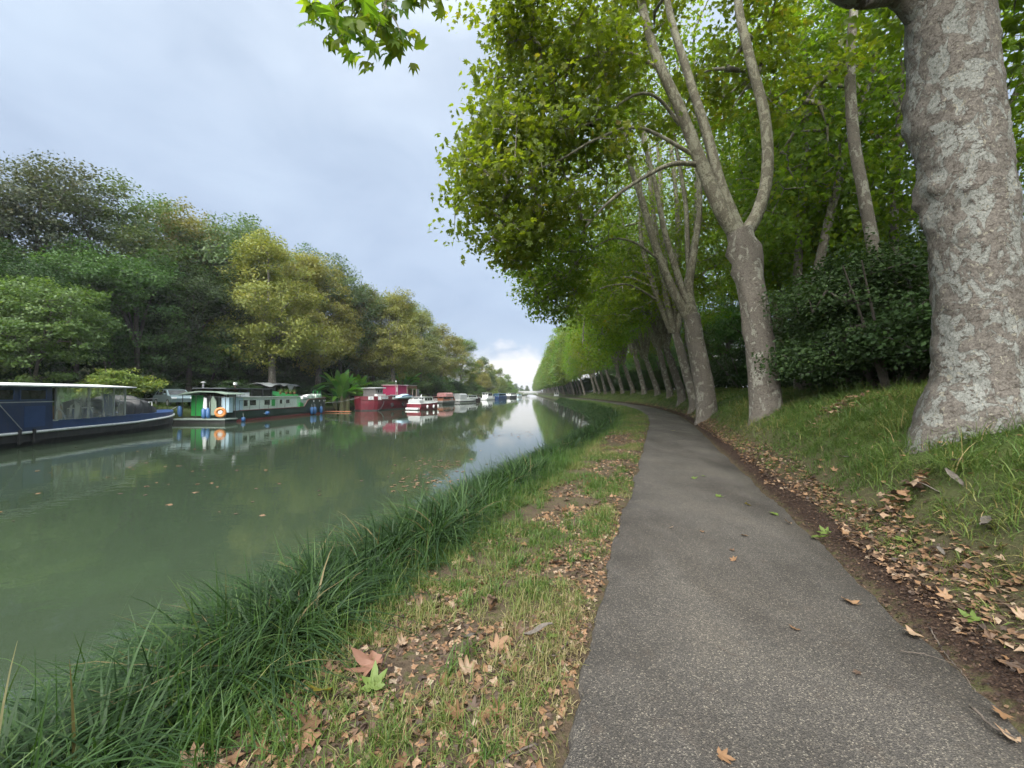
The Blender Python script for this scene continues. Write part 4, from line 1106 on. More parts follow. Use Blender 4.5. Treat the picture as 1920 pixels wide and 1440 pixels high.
BROWNWOOD = pm('brown_boards', (.13, .07, .035), (.09, .05, .03), 4, .7, .2)
ORANGEP = pm('orange_brown_paint', (.32, .105, .045), (.25, .09, .05), 2.5, .55, dirt=(.20, .16, .08))
TEALP = pm('teal_blue_cover', (.018, .085, .16), (.03, .11, .19), 2, .7, .3, .05)
FENDBLUE = pm('blue_fender_vinyl', (.03, .10, .26), (.05, .13, .28), 3, .35)
ORANGERING = pm('orange_lifebuoy', (.62, .22, .05), (.50, .19, .06), 4, .5)
LTGREY = pm('pale_grey_paint', (.42, .44, .44), (.34, .36, .36), 3, .5)
LTBLUE = pm('pale_blue_paint', (.45, .60, .68), (.36, .52, .62), 3, .5)
def sheet_material():
    m, t, o = new_mat('clear_plastic_sheeting')
    p = t.nodes.new('ShaderNodeBsdfPrincipled'); setin(p, Roughness=.35)
    p.inputs['Base Color'].default_value = (.50, .52, .45, 1)
    tr = t.nodes.new('ShaderNodeBsdfTransparent')
    n = noise(t, 1.6, 5, .6, objco(t, (1.6, 1, .5)), .8)
    r_ = ramp(t, [(.35, (.15, .15, .15)), (.55, (.42, .42, .42)), (.7, (.85, .85, .85))]); t.links.new(n.outputs['Fac'], r_.inputs[0])
    ms = t.nodes.new('ShaderNodeMixShader'); t.links.new(r_.outputs[0], ms.inputs[0])
    t.links.new(tr.outputs[0], ms.inputs[1]); t.links.new(p.outputs[0], ms.inputs[2]); t.links.new(ms.outputs[0], o.inputs[0])
    return m
SHEET = sheet_material()

def frame_on(name, p0, p1, label, cat='boat', group='boats moored along the left bank'):
    """a boat's root at p0 on the water, local x towards p1, local y towards the canal"""
    a = math.atan2(p1[1]-p0[1], p1[0]-p0[0])
    o = empty(name, (p0[0], p0[1], WATER_Z), a)
    tag(o, label, cat, group)
    return o
def hull_rings(L, B, deck, bow=1.0, stern=1.0, n=17, foot=.82, bottom=-.25, y0=0.0, bowpow=2.2, z0=None, inset=0.0, x0=0.0):
    """closed hull sections; B beam; visible side at y=0, far side at y=-B; deck: function of x/L"""
    rings = []
    for i in range(n):
        u = i/(n-1)
        b = 1.0
        if u < bow: b = min(b, (1-(1-u/bow)**bowpow)*.97+.03)
        if u > 1-stern: b = min(b, (1-((u-(1-stern))/stern)**bowpow)*.97+.03)
        hw = B/2*b-inset; c = -B/2
        zt = deck(u); zb = bottom if z0 is None else z0(u)
        x = L*u+x0
        ft = foot if b > .5 else foot*.9
        rings.append([(x, c-hw*ft, zb), (x, c+hw*ft, zb), (x, c+hw, zb+(zt-zb)*.55), (x, c+hw, zt), (x, c-hw, zt), (x, c-hw, zb+(zt-zb)*.55)])
    return rings
def side_line(L, B, zf, bow, stern, n=25, bowpow=2.2, dy=.0, u0=0, u1=1, x0=0.0):
    P = []
    for i in range(n):
        u = u0+(u1-u0)*i/(n-1); b = 1.0
        if u < bow: b = min(b, (1-(1-u/bow)**bowpow)*.97+.03)
        if u > 1-stern: b = min(b, (1-((u-(1-stern))/stern)**bowpow)*.97+.03)
        P.append((L*u+x0, -B/2+B/2*b+dy, zf(u)))
    return P
def window(parent, x0, x1, z0, z1, y, fm, gm=GLASS, name='window', fw=.05):
    """frame proud of the wall facing +y with a pane set back inside it"""
    mb = MB()
    mb.box(x0-fw, x1+fw, y-.01, y+.03, z1, z1+fw).box(x0-fw, x1+fw, y-.01, y+.03, z0-fw, z0).box(x0-fw, x0, y-.01, y+.03, z0, z1).box(x1, x1+fw, y-.01, y+.03, z0, z1)
    w = mb.build(name, fm, parent)
    MB().box(x0, x1, y-.005, y+.008, z0, z1).build('pane', gm, w)
    return w
def fender(parent, x, y, z0, z1, r, label, m=FENDBLUE):
    mb = MB()
    pr = [(0, .25), (.06, .7), (.15, 1), (.5, 1.04), (.85, 1), (.94, .7), (1, .25)]
    mb.tube([(0, 0, -(z1-z0)*(1-q)) for q, _ in pr], [r*s for _, s in pr], 10)
    Mw = Matrix.Translation(parent.location) @ Matrix.Rotation(parent.rotation_euler[2], 4, 'Z')
    f = mb.build('fender', m, None, True)
    MB().tube([(0, 0, 0), (0, -.03, .35)], .012, 4).build('rope', WHITE, f)
    f.location = Mw @ Vector((x, y, z1)); f.rotation_euler = (0, 0, parent.rotation_euler[2])
    tag(f, label, 'fender', 'fenders hanging from the boats')
    return f
def rail(parent, pts, h, step, m, rails=2, r=.018, name='railing'):
    mb = MB()
    Q, _ = resample(pts, step)
    for p in Q: mb.tube([p, p+np.array([0, 0, h])], r, 5)
    for k in range(rails): mb.tube([p+np.array([0, 0, h*(1-.45*k)]) for p in Q], r, 5)
    return mb.build(name, m, parent)

# --- blue barge
p0 = W(366, 792, 32.5)+3.1*np.array([.203, -.979, 0]); p1 = (p0[0]+.203, p0[1]-.979)
bl = frame_on('blue_barge', p0, p1, 'long navy blue barge with a white roof and clear plastic curtains, moored nearest')
L = 24.0; B = 4.2
deck = lambda u: 1.22 if u > .12 else 1.22+.10*(1-u/.12)
railz = lambda u: .70+.40*max(0, 1-u/.30)**1.5-.02*u
MB().loft(hull_rings(L, B, railz, .17, .12, 41, .90, x0=-3.1)).build('hull', HULLBLACK, bl)
MB().loft([[(x, y, z) for x, y, z in r_] for r_ in hull_rings(L, B-.06, lambda u: deck(u), .17, .12, 41, 1.0, z0=lambda u: railz(u)+.004, x0=-3.1)]).build('bulwark', NAVY2, bl)
MB().tube(side_line(L, B, lambda u: railz(u)+.0, .17, .12, 50, dy=.02, x0=-3.1), .075, 8).build('rubbing_strake', WHITE, bl, True)
MB().loft([[(x, .02, 1.17), (x, -B+.05, 1.17), (x, -B+.05, 1.235), (x, .02, 1.235)] for x in (9.0, 16)]).build('coaming', WHITE, bl)
# cabin
mb = MB(); mb.prism([(9.3, .74), (20, .74), (20, 2.98), (9.4, 2.98)], 'y', -3.6, .03)
mb.build('cabin', NAVY, bl)
for x0, x1 in ((9.75, 11.0), (11.35, 12.75), (13.1, 14.5), (15, 16.4)):
    window(bl, x0, x1, 2.34, 2.80, .035, NAVY2)
for z in (1.05, 1.62):
    MB().box(12.3, 13.1, .03, .06, z, z+.05).build('step', STEEL, bl)
MB().box(9.3, 20, .03, .055, 2.18, 2.23).build('trim', LTGREY, bl)
dr = MB().box(9.75, 10.8, .032, .05, .95, 2.0).build('hatch', NAVY2, bl)
MB().tube([(12.0, .07, 2.15), (10.95, .10, .85)], .02, 5).build('rope', STEEL, bl)
# roof
MB().prism([(.45, 2.98), (.45, 3.04), (-1.8, 3.20), (-4.5, 3.06), (-4.5, 2.98)], 'x', 4.1, 20.5).build('roof', WHITE, bl)
for x in (6.0, 9.0, 12.0): MB().box(x, x+.03, .449, .456, 2.985, 3.035).build('roof_joint', LTGREY, bl)
for x in (4.5, 5.4, 7.2, 9.2):
    MB().box(x-.035, x+.035, .02, .09, 1.2, 2.98).build('post', LTGREY if x < 6 else STEEL, bl)
# plastic curtains hung between roof and gunwale, gathered in folds
def curtain(x0, x1, name='curtain', y=.12, zt=2.96, zb=1.2, seed=0, gather=.25):
    V = []; nx, nz = 40, 12; rr = np.random.default_rng(seed)
    for j in range(nz):
        v = j/(nz-1)
        for i in range(nx):
            u = i/(nx-1); g = 1-gather*v*math.sin(u*math.pi)*.2
            x = x0+(x1-x0)*(.5+(u-.5)*g)
            V.append((x, y+.05*math.sin(u*26+1.2*math.sin(v*3+seed))*(.3+.7*abs(math.sin(u*5+seed)))+.02*math.sin(v*9+u*7), zt+(zb-zt)*v))
    i = np.arange(nz-1)[:, None]*nx+np.arange(nx-1)[None]
    return link(name, mesh_np(name, V, [np.stack([i, i+1, i+nx+1, i+nx], -1).reshape(-1, 4)]), SHEET, bl)
curtain(5.5, 7.3, seed=1); curtain(7.2, 9.3, seed=2); curtain(4.55, 5.35, seed=3)
MB().box(4.55, 5.35, -.6, -.52, 1.2, 2.6).build('door', NAVY2, bl)
MB().box(5.0, 9.3, -3.7, -3.62, 1.2, 2.95).build('back_screen', pm('ochre_canvas', (.26, .22, .13), (.18, .16, .10), 1.2, .9), bl)
for i, x in enumerate((6.55, 7.45)):
    o = MB().tube([(0, 0, 0), (0, 0, .03), (0, 0, .52), (0, 0, .56)], [.24, .25, .25, .23], 14).build('barrel', NAVY2, None, True)
    MB().tube([(0, 0, .56), (0, 0, .60)], [.255, .255], 14).build('lid', WHITE, o)
    v = Matrix.Translation(bl.location) @ Matrix.Rotation(bl.rotation_euler[2], 4, 'Z') @ Vector((x, -.5, 1.2)); o.location = v
    tag(o, ['right-hand', 'left-hand'][i]+' blue drum with a white lid behind the clear curtain', 'drum', 'drums on the blue barge')
o = MB().box(-.3, .3, -.3, .3, 0, .75, .03).build('cardboard_box', pm('cardboard', (.34, .22, .10), (.28, .18, .09), 3, .9), None)
o.location = Matrix.Translation(bl.location) @ Matrix.Rotation(bl.rotation_euler[2], 4, 'Z') @ Vector((8.4, -.8, 1.2)); tag(o, 'brown box behind the clear curtain of the blue barge', 'box')
# black tarpaulin over the fore end
V = []; nx, ny = 28, 14
for i in range(nx):
    u = i/(nx-1)
    for j in range(ny):
        v = j/(ny-1); x = .9+3.5*u; th = v*math.pi
        h = (1.0+.10*math.sin(u*9)+(.28 if abs(u-.38) < .05 else 0))*(.55+.45*min(1, u*4))
        s = .045*math.sin(u*31+v*7)+.03*math.sin(u*17-v*13)
        V.append((x, -B/2+1.75*math.cos(th)*(1 if abs(math.cos(th)) < .9 else 1)+s, 1.2+h*min(1, math.sin(th)**.35)+s))
i = np.arange(nx-1)[:, None]*ny+np.arange(ny-1)[None]
link('tarpaulin', mesh_np('tarpaulin', V, [np.stack([i, i+1, i+ny+1, i+ny], -1).reshape(-1, 4)]), BLACKCLOTH, bl)
MB().box(.8, 4.3, -.42, -.36, 2.22, 2.26).build('ridge_bar', STEEL, bl)
mb = MB()
for x in (.55, .85): mb.tube([(x, -.9, 1.25), (x, -.9, 2.0)], .03, 6)
mb.tube([(.55, -.9, 2.0), (.85, -.9, 2.0), (2.0, -.75, 1.6), (2.0, -.75, 1.22)], .03, 6)
mb.tube([(.55, -.9, 1.62), (.85, -.9, 1.62)], .03, 6)
mb.build('handrail', WHITE, bl)
for x in (10.35, 11.05, 12.6): MB().box(x-.07, x+.07, .05, .14, .12, .86, .02).build('rubber_bumper', HULLBLACK, bl)
MB().tube([(10.2, -.02, 1.2), (10.2, -.02, 1.45), (10.5, -.02, 1.45)], .03, 6).build('bollard', STEEL, bl)

# --- green barge
p0 = W(628, 775, 54.5); e0 = (p0[0]+.02, 36.0)
gb = frame_on('green_barge', p0, e0, 'long dark green barge with pale cabin, red waterline and raised bow')
L = 19.0; B = 4.0
def gzz(u):
    x = u*L
    return 2.12-.035*x if x < 6.9 else max(1.03, 1.88-(x-6.9)*1.0)
MB().loft(hull_rings(L, B, gzz, .20, .07, 58, .93)).build('hull', DKGREEN, gb)
MB().loft(hull_rings(L, B+.03, lambda u: .22, .20, .07, 41, .97, bottom=-.2)).build('boot_stripe', REDBOOT, gb)
MB().tube(side_line(L, B, lambda u: gzz(u), .20, .07, 60, dy=.02), .05, 6).build('gunwale_rail', RAILRED, gb, True)
MB().prism([(7.9, 1.04), (18.7, 1.04), (18.7, 2.24), (8.2, 2.24)], 'y', -B+.35, -.30).build('cabin', CREAM, gb)
MB().prism([(7.95, 2.243), (18.85, 2.243), (18.85, 2.31), (7.95, 2.31)], 'y', -B+.25, -.20).build('cabin_roof', WHITE, gb)
for x0, x1, z0, z1 in ((17.05, 17.6, 1.42, 1.98), (15.85, 16.75, 1.46, 1.96), (13.7, 14.6, 1.44, 1.94), (11.6, 12.05, 1.5, 1.94), (10.2, 10.95, 1.52, 1.94)):
    window(gb, x0, x1, z0, z1, -.30, CREAM)
MB().box(12.9, 13.4, -.30, -.25, 1.30, 1.98).build('shutter', VGREEN, gb)
MB().box(17.75, 18.68, -.30, -.26, 1.05, 2.22).build('side_panel', LTBLUE, gb)
rail(gb, [(18.4, -.10, 1.04), (11.4, -.10, 1.04)], .95, 1.25, DARKSTEEL, 1, .016)
# wheelhouse
for x in (12.7, 14.2, 15.9, 17.5, 19.0):
    for y in (-.75, -3.3): MB().box(x-.05, x+.05, y-.05, y+.05, 2.31, 3.05).build('wheelhouse_post', DARKSTEEL, gb)
MB().box(12.4, 19.6, -3.6, -.5, 3.05, 3.13).build('wheelhouse_roof', pm('dark_roof', (.06, .07, .08), (.10, .11, .12), 2, .5), gb)
MB().box(12.8, 15.8, -.8, -.76, 2.315, 3.04).build('wheelhouse_window', GLASS, gb)
MB().box(12.8, 18.9, -3.32, -3.28, 2.315, 3.04).build('wheelhouse_back', BROWNWOOD, gb)
MB().box(16.2, 18.6, -1.2, -.7, 2.315, 2.70, .02).build('deck_locker', WHITE, gb)
# green planters and canvas on the cabin roof
MB().box(8.3, 12.2, -1.2, -.4, 2.315, 2.5, .02).build('planter_box', VGREEN, gb)
MB().prism([(8.4, 2.5), (12.2, 2.5), (12.0, 2.90), (10.0, 2.70)], 'y', -2.6, -1.25).build('green_canvas', pm('mint_canvas', (.10, .42, .17), (.07, .34, .13), 2, .8), gb)
MB().box(7.98, 8.8, -.299, -.28, 1.06, 2.2).build('fore_panel', pm('mint_panel', (.32, .55, .36), (.26, .48, .30), 2, .6), gb)
MB().prism([(7.7, 1.06), (8.5, 1.06), (8.4, 1.55), (7.8, 1.5)], 'y', -.28, -.1).build('green_chest', VGREEN, gb)
rr_ = np.random.default_rng(4)
for k in range(9):
    x = 2.2+k*.5; MB().box(x-.26, x+.26, -1.4-rr_.random()*.8, -.7-rr_.random()*.4, gzz(x/L)+.01, gzz(x/L)+.25+rr_.random()*.25, .06).build('foredeck_bag', WHITE, gb)
rail(gb, [(1.0, -1.5, 2.06), (3.0, -.6, 2.0), (6.0, -.25, 1.9)], .55, .7, VGREEN, 2, .022, 'bow_railing')
for y in (-1.7, -2.3): MB().tube([(.9, y, 2.08), (.7, y, 2.95), (1.4, y, 2.95), (1.6, y, 2.06)], .05, 6).build('anchor_frame', VGREEN, gb)
for x in (1.9, 3.0, 4.2, 5.6):
    yy = [q for q in side_line(L, B, lambda u: 1.6, .20, .07, 200) if q[0] >= x][0][1]
    MB().tube([(x, yy-.06, 1.66), (x, yy+.03, 1.66)], [.11, .10], 12).build('porthole', WHITE, gb)
# stern: open well under an awning, seen from astern
MB().prism([(.12, 2.50), (.10, 2.58), (-1.0, 2.80), (-2.4, 2.84), (-3.6, 2.72), (-4.3, 2.52), (-4.3, 2.46), (-2.4, 2.74), (-1.0, 2.70)], 'x', 18.0, 20.3).build('awning', GREENCLOTH, gb)
for x in (18.9, 20.1):
    for y in (-.12, -1.5, -2.8, -4.0): MB().tube([(x, y, .4), (x, y, 2.52)], .03, 6).build('awning_post', DARKSTEEL, gb)
MB().box(19.3, 19.36, -3.85, -2.75, .6, 2.45).build('green_screen', VGREEN, gb)
MB().box(19.0, 19.5, -.95, -.25, .9, 2.25, .02).build('washing_locker', LTBLUE, gb)
MB().prism([(-1.5, .7), (-.9, .7), (-1.0, 1.9), (-1.3, 2.4), (-1.65, 1.8)], 'x', 20.0, 20.07).build('green_cloth', GREENCLOTH, gb)
MB().prism([(-2.3, .9), (-1.9, .9), (-1.95, 2.2), (-2.2, 2.25)], 'x', 19.9, 19.97).build('white_cloth', WHITE, gb)
MB().box(19.0, 19.25, -2.7, -1.7, 1.0, 2.3).build('cabin_door', DARKSTEEL, gb)
for k, (y, z) in enumerate(((-1.55, .85), (-1.95, .80), (-4.1, 1.0))):
    MB().tube([(20.2, y, z-.42), (20.2, y-.05, z-.2), (20.1, y-.15, z+.35), (20.1, y-.18, z+.5)], [.10, .18, .17, .06], 9).build('stern_cushion', FENDBLUE, gb, True)
MB().tube([(18.6, -3.4, 2.5), (18.6, -3.4, 3.55), (18.6, -3.4, 3.65)], [.07, .07, .07], 8).tube([(18.6, -3.4, 3.62), (18.6, -3.4, 3.72)], [.22, .08], 10).build('chimney', STEEL, gb)
MB().tube([(18.3, -.6, 2.3), (18.3, -.6, 3.5)], .035, 6).build('mast', RAILRED, gb)
MB().box(18.15, 18.45, -.7, -.5, 3.4, 3.62, .03).build('mast_lamp', WHITE, gb)
MB().box(19.05, 20.6, -4.6, .25, .28, .40, .02).build('stern_platform', pm('grey_green_deck', (.22, .27, .24), (.16, .2, .18), 3, .7), gb)
MB().box(19.1, 20.5, -4.5, .15, -.15, .276).build('platform_float', HULLBLACK, gb)
for k, x in enumerate((6.3, 5.5, 3.9)):
    fender(gb, x, .16-.04*k, .05, .95, .19, ['leftmost', 'middle', 'rightmost'][k]+' of the three upright blue fenders on the green barge bow')
f = fender(gb, 15.0, .18, .25, .62, .20, 'blue fender slung level amidships on the green barge'); f.rotation_euler = (0, R(90), gb.rotation_euler[2])
fender(gb, 18.2, .14, -.02, .42, .17, 'small blue-grey fender near the stern of the green barge')
lr = MB().torus((0, 0, 0), .33, .125, 'x').build('life_ring', ORANGERING, None, True)
MB().torus((-.02, 0, 0), .10, .10, 'x', 16, 8).build('float', WHITE, lr, True)
lr.location = Matrix.Translation(gb.location) @ Matrix.Rotation(gb.rotation_euler[2], 4, 'Z') @ Vector((20.25, -.45, .95)); lr.rotation_euler = (0, 0, gb.rotation_euler[2]+R(25))
tag(lr, 'orange ring float with a white ball at the stern of the green barge', 'life ring')

# --- red barge
p0 = W(700, 768, 58.5); e0 = (p0[0]+3.4, p0[1]+18.0)
rbg = frame_on('red_barge', e0, p0, 'maroon barge with a grey pilot house and a bright pink cabin')
L = 18.3; B = 4.2       # local x runs from the far end to the near bow
rz = lambda u: 1.62+.55*max(0, (u-.62)/.38)**.6
def rzz(u): return 1.60 if u < .68 else 2.16
MB().loft(hull_rings(L, B, rzz, .12, .10, 41, .9)).build('hull', REDHULL, rbg)
MB().loft(hull_rings(L, B+.03, lambda u: .16, .12, .10, 31, .95, bottom=-.2)).build('boot_stripe', HULLBLACK, rbg)
MB().tube(side_line(L, B, lambda u: 1.60, .12, .10, 40, dy=.02), .05, 6).build('rubbing_strake', RAILRED, rbg, True)
mb = MB(); mb.box(14.0, 16.0, -3.2, -1.0, 2.17, 3.35).build('pilot_house', GREYP, rbg)
MB().prism([(13.4, 3.36), (16.3, 3.36), (16.3, 3.44), (13.4, 3.58)], 'y', -3.4, -.8).build('pilot_roof', LTGREY, rbg)
for x in (14.3, 15.05): window(rbg, x, x+.5, 2.75, 3.15, -1.0, GREYP)
MB().box(14.2, 16.6, -.9, -.4, 2.17, 2.50, .02).build('deck_box', WHITE, rbg)
# name boards: too small in the photograph to read, rows of dark strokes stand for the lettering
def board(x0, x1, z0, z1, m2, n, yy=.05):
    b = MB(); b.box(x0, x1, yy, yy+.04, z0, z1, .015); b = b.build('name_board', WHITE, rbg)
    t = MB(); rr = np.random.default_rng(int(x0*10))
    w_ = (x1-x0-.35)/n
    for k in range(n):
        a = x0+.17+k*w_
        t.box(a, a+w_*.22, yy+.041, yy+.046, z0+.12, z1-.12)
        if k % 2: t.box(a+w_*.22, a+w_*.7, yy+.041, yy+.046, z1-.17, z1-.12)
        if k % 3: t.box(a+w_*.22, a+w_*.7, yy+.041, yy+.046, z0+.12, z0+.17)
    t.build('lettering', m2, b)
board(14.2, 15.9, 1.72, 2.12, NAVY2, 8, .03); board(11.2, 12.9, 1.64, 1.96, REDHULL, 7)
bb_ = MB().box(-1.0, 1.0, 0, .04, -.24, .24, .015).build('name_board', WHITE, rbg)
bb_.location = (17.25, -.42, 1.90); bb_.rotation_euler = (0, 0, R(-38))
tt_ = MB()
for k in range(9):
    a = -.82+k*.185; tt_.box(a, a+.035, .041, .046, -.12, .12)
    if k % 2: tt_.box(a+.035, a+.12, .041, .046, .08, .12)
    if k % 3: tt_.box(a+.035, a+.12, .041, .046, -.12, -.08)
tt_.build('lettering', NAVY2, bb_)
for x in (2.5, 5.5, 9.5, 13.0): MB().torus((x, .12, .75), .26, .10, 'y', 16, 8).build('tyre_bumper', HULLBLACK, rbg, True)
MB().box(6.6, 9.9, -3.4, -.7, 2.3, 3.95).build('pink_cabin', PINK, rbg)
MB().box(6.3, 10.1, -3.6, -.5, 3.955, 4.05).build('pink_cabin_roof', pm('pale_pink_edge', (.55, .38, .40)), rbg)
for x in (6.5, 9.95): MB().box(x, x+.12, -.72, -.60, 1.62, 3.95).build('corner_post', pm('pale_wood', (.40, .30, .24)), rbg)
MB().box(2.6, 6.4, -.75, -.68, 3.45, 4.02).build('shelter_band', BROWNWOOD, rbg)
MB().box(2.5, 6.45, -3.5, -.66, 4.03, 4.10).build('shelter_roof', LTGREY, rbg)
PALEPOST = pm('pale_post', (.40, .33, .27))
for x in (2.7, 4.2): MB().box(x, x+.12, -.8, -.68, 1.62, 3.45).build('shelter_post', PALEPOST, rbg)
MB().box(4.4, 5.8, -1.2, -1.1, 1.62, 3.3).build('red_door', REDHULL, rbg)
MB().box(1.4, 2.4, -.9, -.8, 1.62, 3.4).build('grey_screen', GREYP, rbg)
MB().box(5.0, 12.0, -3.4, -.8, 1.62, 2.3).build('hold_cover', BLACKCLOTH, rbg)
MB().tube([(10.6, -.6, 1.62), (10.6, -.6, 4.55)], .035, 6).build('mast', STEEL, rbg)
MB().tube([(10.6, -.6, 4.5), (10.6, -.6, 4.6), (10.6, -.6, 4.75)], [.05, .13, .05], 8).build('mast_light', WHITE, rbg, True)
MB().box(10.2, 10.35, -.62, -.55, 2.9, 3.6).build('tall_sign', WHITE, rbg)
rail(rbg, [(11.2, -.2, 1.62), (13.2, -.2, 1.62)], .75, .9, LTGREY, 1, .03, 'gangway_frame')
MB().prism([(10.3, 2.2), (13.3, 2.2), (13.3, 2.27), (10.3, 2.27)], 'y', -2.2, -.5).build('hatch_board', LTGREY, rbg)
MB().tube([(15.6, .07, 1.45), (15.75, .14, .9), (16.4, .12, .35), (17.1, .1, .1)], .06, 6).build('anchor', DARKSTEEL, rbg)
# dinghy under a striped cover lying on the barge
dg = MB()
dg.loft([[(x, -.95*w_, .05), (x, .0, -.18*w_), (x, .95*w_, .05), (x, .7*w_, .42*h_), (x, 0, .66*h_), (x, -.7*w_, .42*h_)] for x, w_, h_ in [(-2.6, .25, .3), (-2.0, .7, .7), (-.8, 1, 1), (.8, 1, 1), (2.0, .8, .6), (2.8, .3, .3)]])
dgo = dg.build('covered_dinghy', LTBLUE, None, True)
MB().tube([(x, .80*w_, .36*h_+.06) for x, w_, h_ in [(-2.0, .7, .7), (-.8, 1, 1), (.8, 1, 1), (2.0, .8, .6)]], .07, 6).build('cover_stripe', NAVY2, dgo, True)
dgo.location = Matrix.Translation(rbg.location) @ Matrix.Rotation(rbg.rotation_euler[2], 4, 'Z') @ Vector((8.7, -.05, 1.85)); dgo.rotation_euler = (0, 0, rbg.rotation_euler[2])
tag(dgo, 'pale blue covered dinghy lying along the side of the maroon barge', 'dinghy')

# mooring lines and pots of plants
def rope_between(a, b, sag, label):
    a = np.array(a, float); b = np.array(b, float)
    P = [a*(1-u)+b*u-np.array([0, 0, sag*math.sin(u*math.pi)]) for u in np.linspace(0, 1, 12)]
    tag(MB().tube(P, .022, 5).build('mooring_rope', LTGREY, None, True), label, 'rope')
def on(boat, x, y, z): return Matrix.Translation(boat.location) @ Matrix.Rotation(boat.rotation_euler[2], 4, 'Z') @ Vector((x, y, z))
def bankpt(y, dl=1.5): return (float(left_x(y))-dl, y, ground_z(float(left_x(y))-dl, y)+.12)
rope_between(on(bl, -2.0, -2.1, 1.3), bankpt(36.5), .25, 'slack mooring rope from the blue barge bow to the bank')
rope_between(on(gb, .8, -2.0, 2.1), bankpt(57.5), .4, 'slack mooring rope from the green barge bow to the bank')
rope_between(on(rbg, 18.0, -2.1, 2.1), bankpt(57.0), .5, 'mooring rope from the maroon barge bow to the bank')
POT = pm('terracotta_pot', (.26, .10, .055), (.20, .08, .05), 5, .8)
for k, x in enumerate((8.7, 9.5, 10.3, 11.4)):
    o = MB().tube([(0, 0, 0), (0, 0, .22), (0, 0, .25)], [.09, .13, .135], 10).build('flower_pot', POT, None, True)
    Pn = np.random.default_rng(k).normal(size=(60, 3))*np.array([.14, .14, .12])+np.array([0, 0, .42])
    V, F, A = leaves_np(Pn, Pn-np.array([0, 0, .2]), np.full(60, .12), LEAF4, np.random.default_rng(k), np.random.default_rng(k).random(60))
    link('foliage', mesh_np('foliage', V, F, {'rnd': A}, smooth=False), GREEN_LIGHT, o)['kind'] = 'stuff'
    o.location = on(gb, x, -.62, 2.50); tag(o, ['rightmost', 'second from right', 'third from right', 'leftmost'][k]+' potted plant on the green barge roof box', 'plant', 'potted plants on the green barge')

# --- cruisers
def cruiser(name, pxs, d, heading, L, B, label, hullm, cabm, bandm=None, hz=1.0, cab=(.2, .75, 1.1), roofm=None, wind=3, canopy=None, glass=GLASS, rails=True, platform=None):
    """heading: direction from stern to bow in degrees from +x; stern at the pixel"""
    p = W(pxs, 760, d)
    a = R(heading)
    o = empty(name, (p[0], d, WATER_Z), a)
    tag(o, label, 'boat', 'boats moored along the left bank')
    def sh(f0=.0, zt=lambda u: hz*(1+.28*max(0, u-.3)), zb=lambda u: -.2, ins=0.0):
        rings = []
        for i in range(15):
            u = i/14; b = 1.0 if u < .45 else (1-((u-.45)/.55)**2.2)*.95+.05
            hw = B/2*b-ins; t_ = zt(u); z_ = zb(u); x = L*u
            rings.append([(x, -hw*.82, z_), (x, hw*.82, z_), (x, hw, z_+(t_-z_)*.6), (x, hw, t_), (x, -hw, t_), (x, -hw, z_+(t_-z_)*.6)])
        return rings
    MB().loft(sh()).build('hull', hullm, o)
    if bandm: MB().loft(sh(zt=lambda u: hz*.55, zb=lambda u: .12, ins=-.03)).build('hull_band', bandm, o)
    MB().loft(sh(zt=lambda u: hz*(1+.28*max(0, u-.3))+.07, zb=lambda u: hz*(1+.28*max(0, u-.3))+.004, ins=-.04)).build('gunwale', WHITE if hullm is not WHITE else LTGREY, o)
    c0, c1, ch_ = cab; hw = B*.40; zb = hz+.08; zt = hz+ch_
    x0, x1 = L*c0, L*c1
    cb = MB().prism([(x0, zb), (x1, zb), (x1-.12*L*.6, zt), (x0+.04*L, zt)], 'y', -hw, hw).build('cabin', cabm, o)
    MB().box(x0-.02*L, x1-.06*L, -hw-.12, hw+.12, zt+.003, zt+.07).build('cabin_roof', roofm or cabm, o)
    w_ = (x1-x0-.14*L)/wind
    for s in (-1, 1):
        for k in range(wind):
            a0 = x0+.05*L+k*w_
            MB().box(a0+.07, a0+w_-.07, min(s*hw, s*(hw+.02)), max(s*hw, s*(hw+.02)), zb+(zt-zb)*.45, zt-.14).build('window', glass, o)
    for s in (-1, 1): MB().box(x0-.02+.028*L, x0+.02+.028*L, s*hw*.5-hw*.35, s*hw*.5+hw*.35, zb+.45*(zt-zb), zt-.12).build('stern_window', glass, o)
    MB().add([(x1+.02-.072*L*.25, -hw*.85, zb+.25*(zt-zb)), (x1+.02-.072*L*.25, hw*.85, zb+.25*(zt-zb)), (x1+.02-.072*L*.85, hw*.8, zt-.1), (x1+.02-.072*L*.85, -hw*.8, zt-.1)], [(0, 1, 2, 3)]).build('windscreen', glass, o)
    if canopy:
        k0, k1, zc, cm = canopy
        MB().prism([(-hw, zb), (hw, zb), (hw, zc-.25), (hw*.7, zc), (-hw*.7, zc), (-hw, zc-.25)], 'x', L*k0, L*k1).build('canopy', cm, o)
    if rails:
        pts = []
        for i in range(9):
            u = .5+.5*i/8; b = (1-((u-.45)/.55)**2.2)*.95+.05; pts.append((L*u*.995, B/2*b*.93, hz*(1+.28*(u-.3))+.07))
        for s in (-1, 1): rail(o, [(x, s*y_, z) for x, y_, z in pts], .5, .9, STEEL, 1, .02)
    if platform: MB().box(-.7, 0, -B*.42, B*.42, .08, .36, .05).build('swim_platform', platform, o)
    return o
wc = cruiser('motor_cruiser', 776, 62, 72, 7.0, 2.6, 'white cruiser with a dark red hull band, its stern towards us beside the maroon barge', REDHULL, WHITE, None, .95, (.16, .62, 1.05), LTGREY, 3, (.0, .16, 1.75, LTGREY), platform=WHITE)
mbq = MB(); mbq.torus((0, 0, 0), .17, .10, 'x', 14, 8)
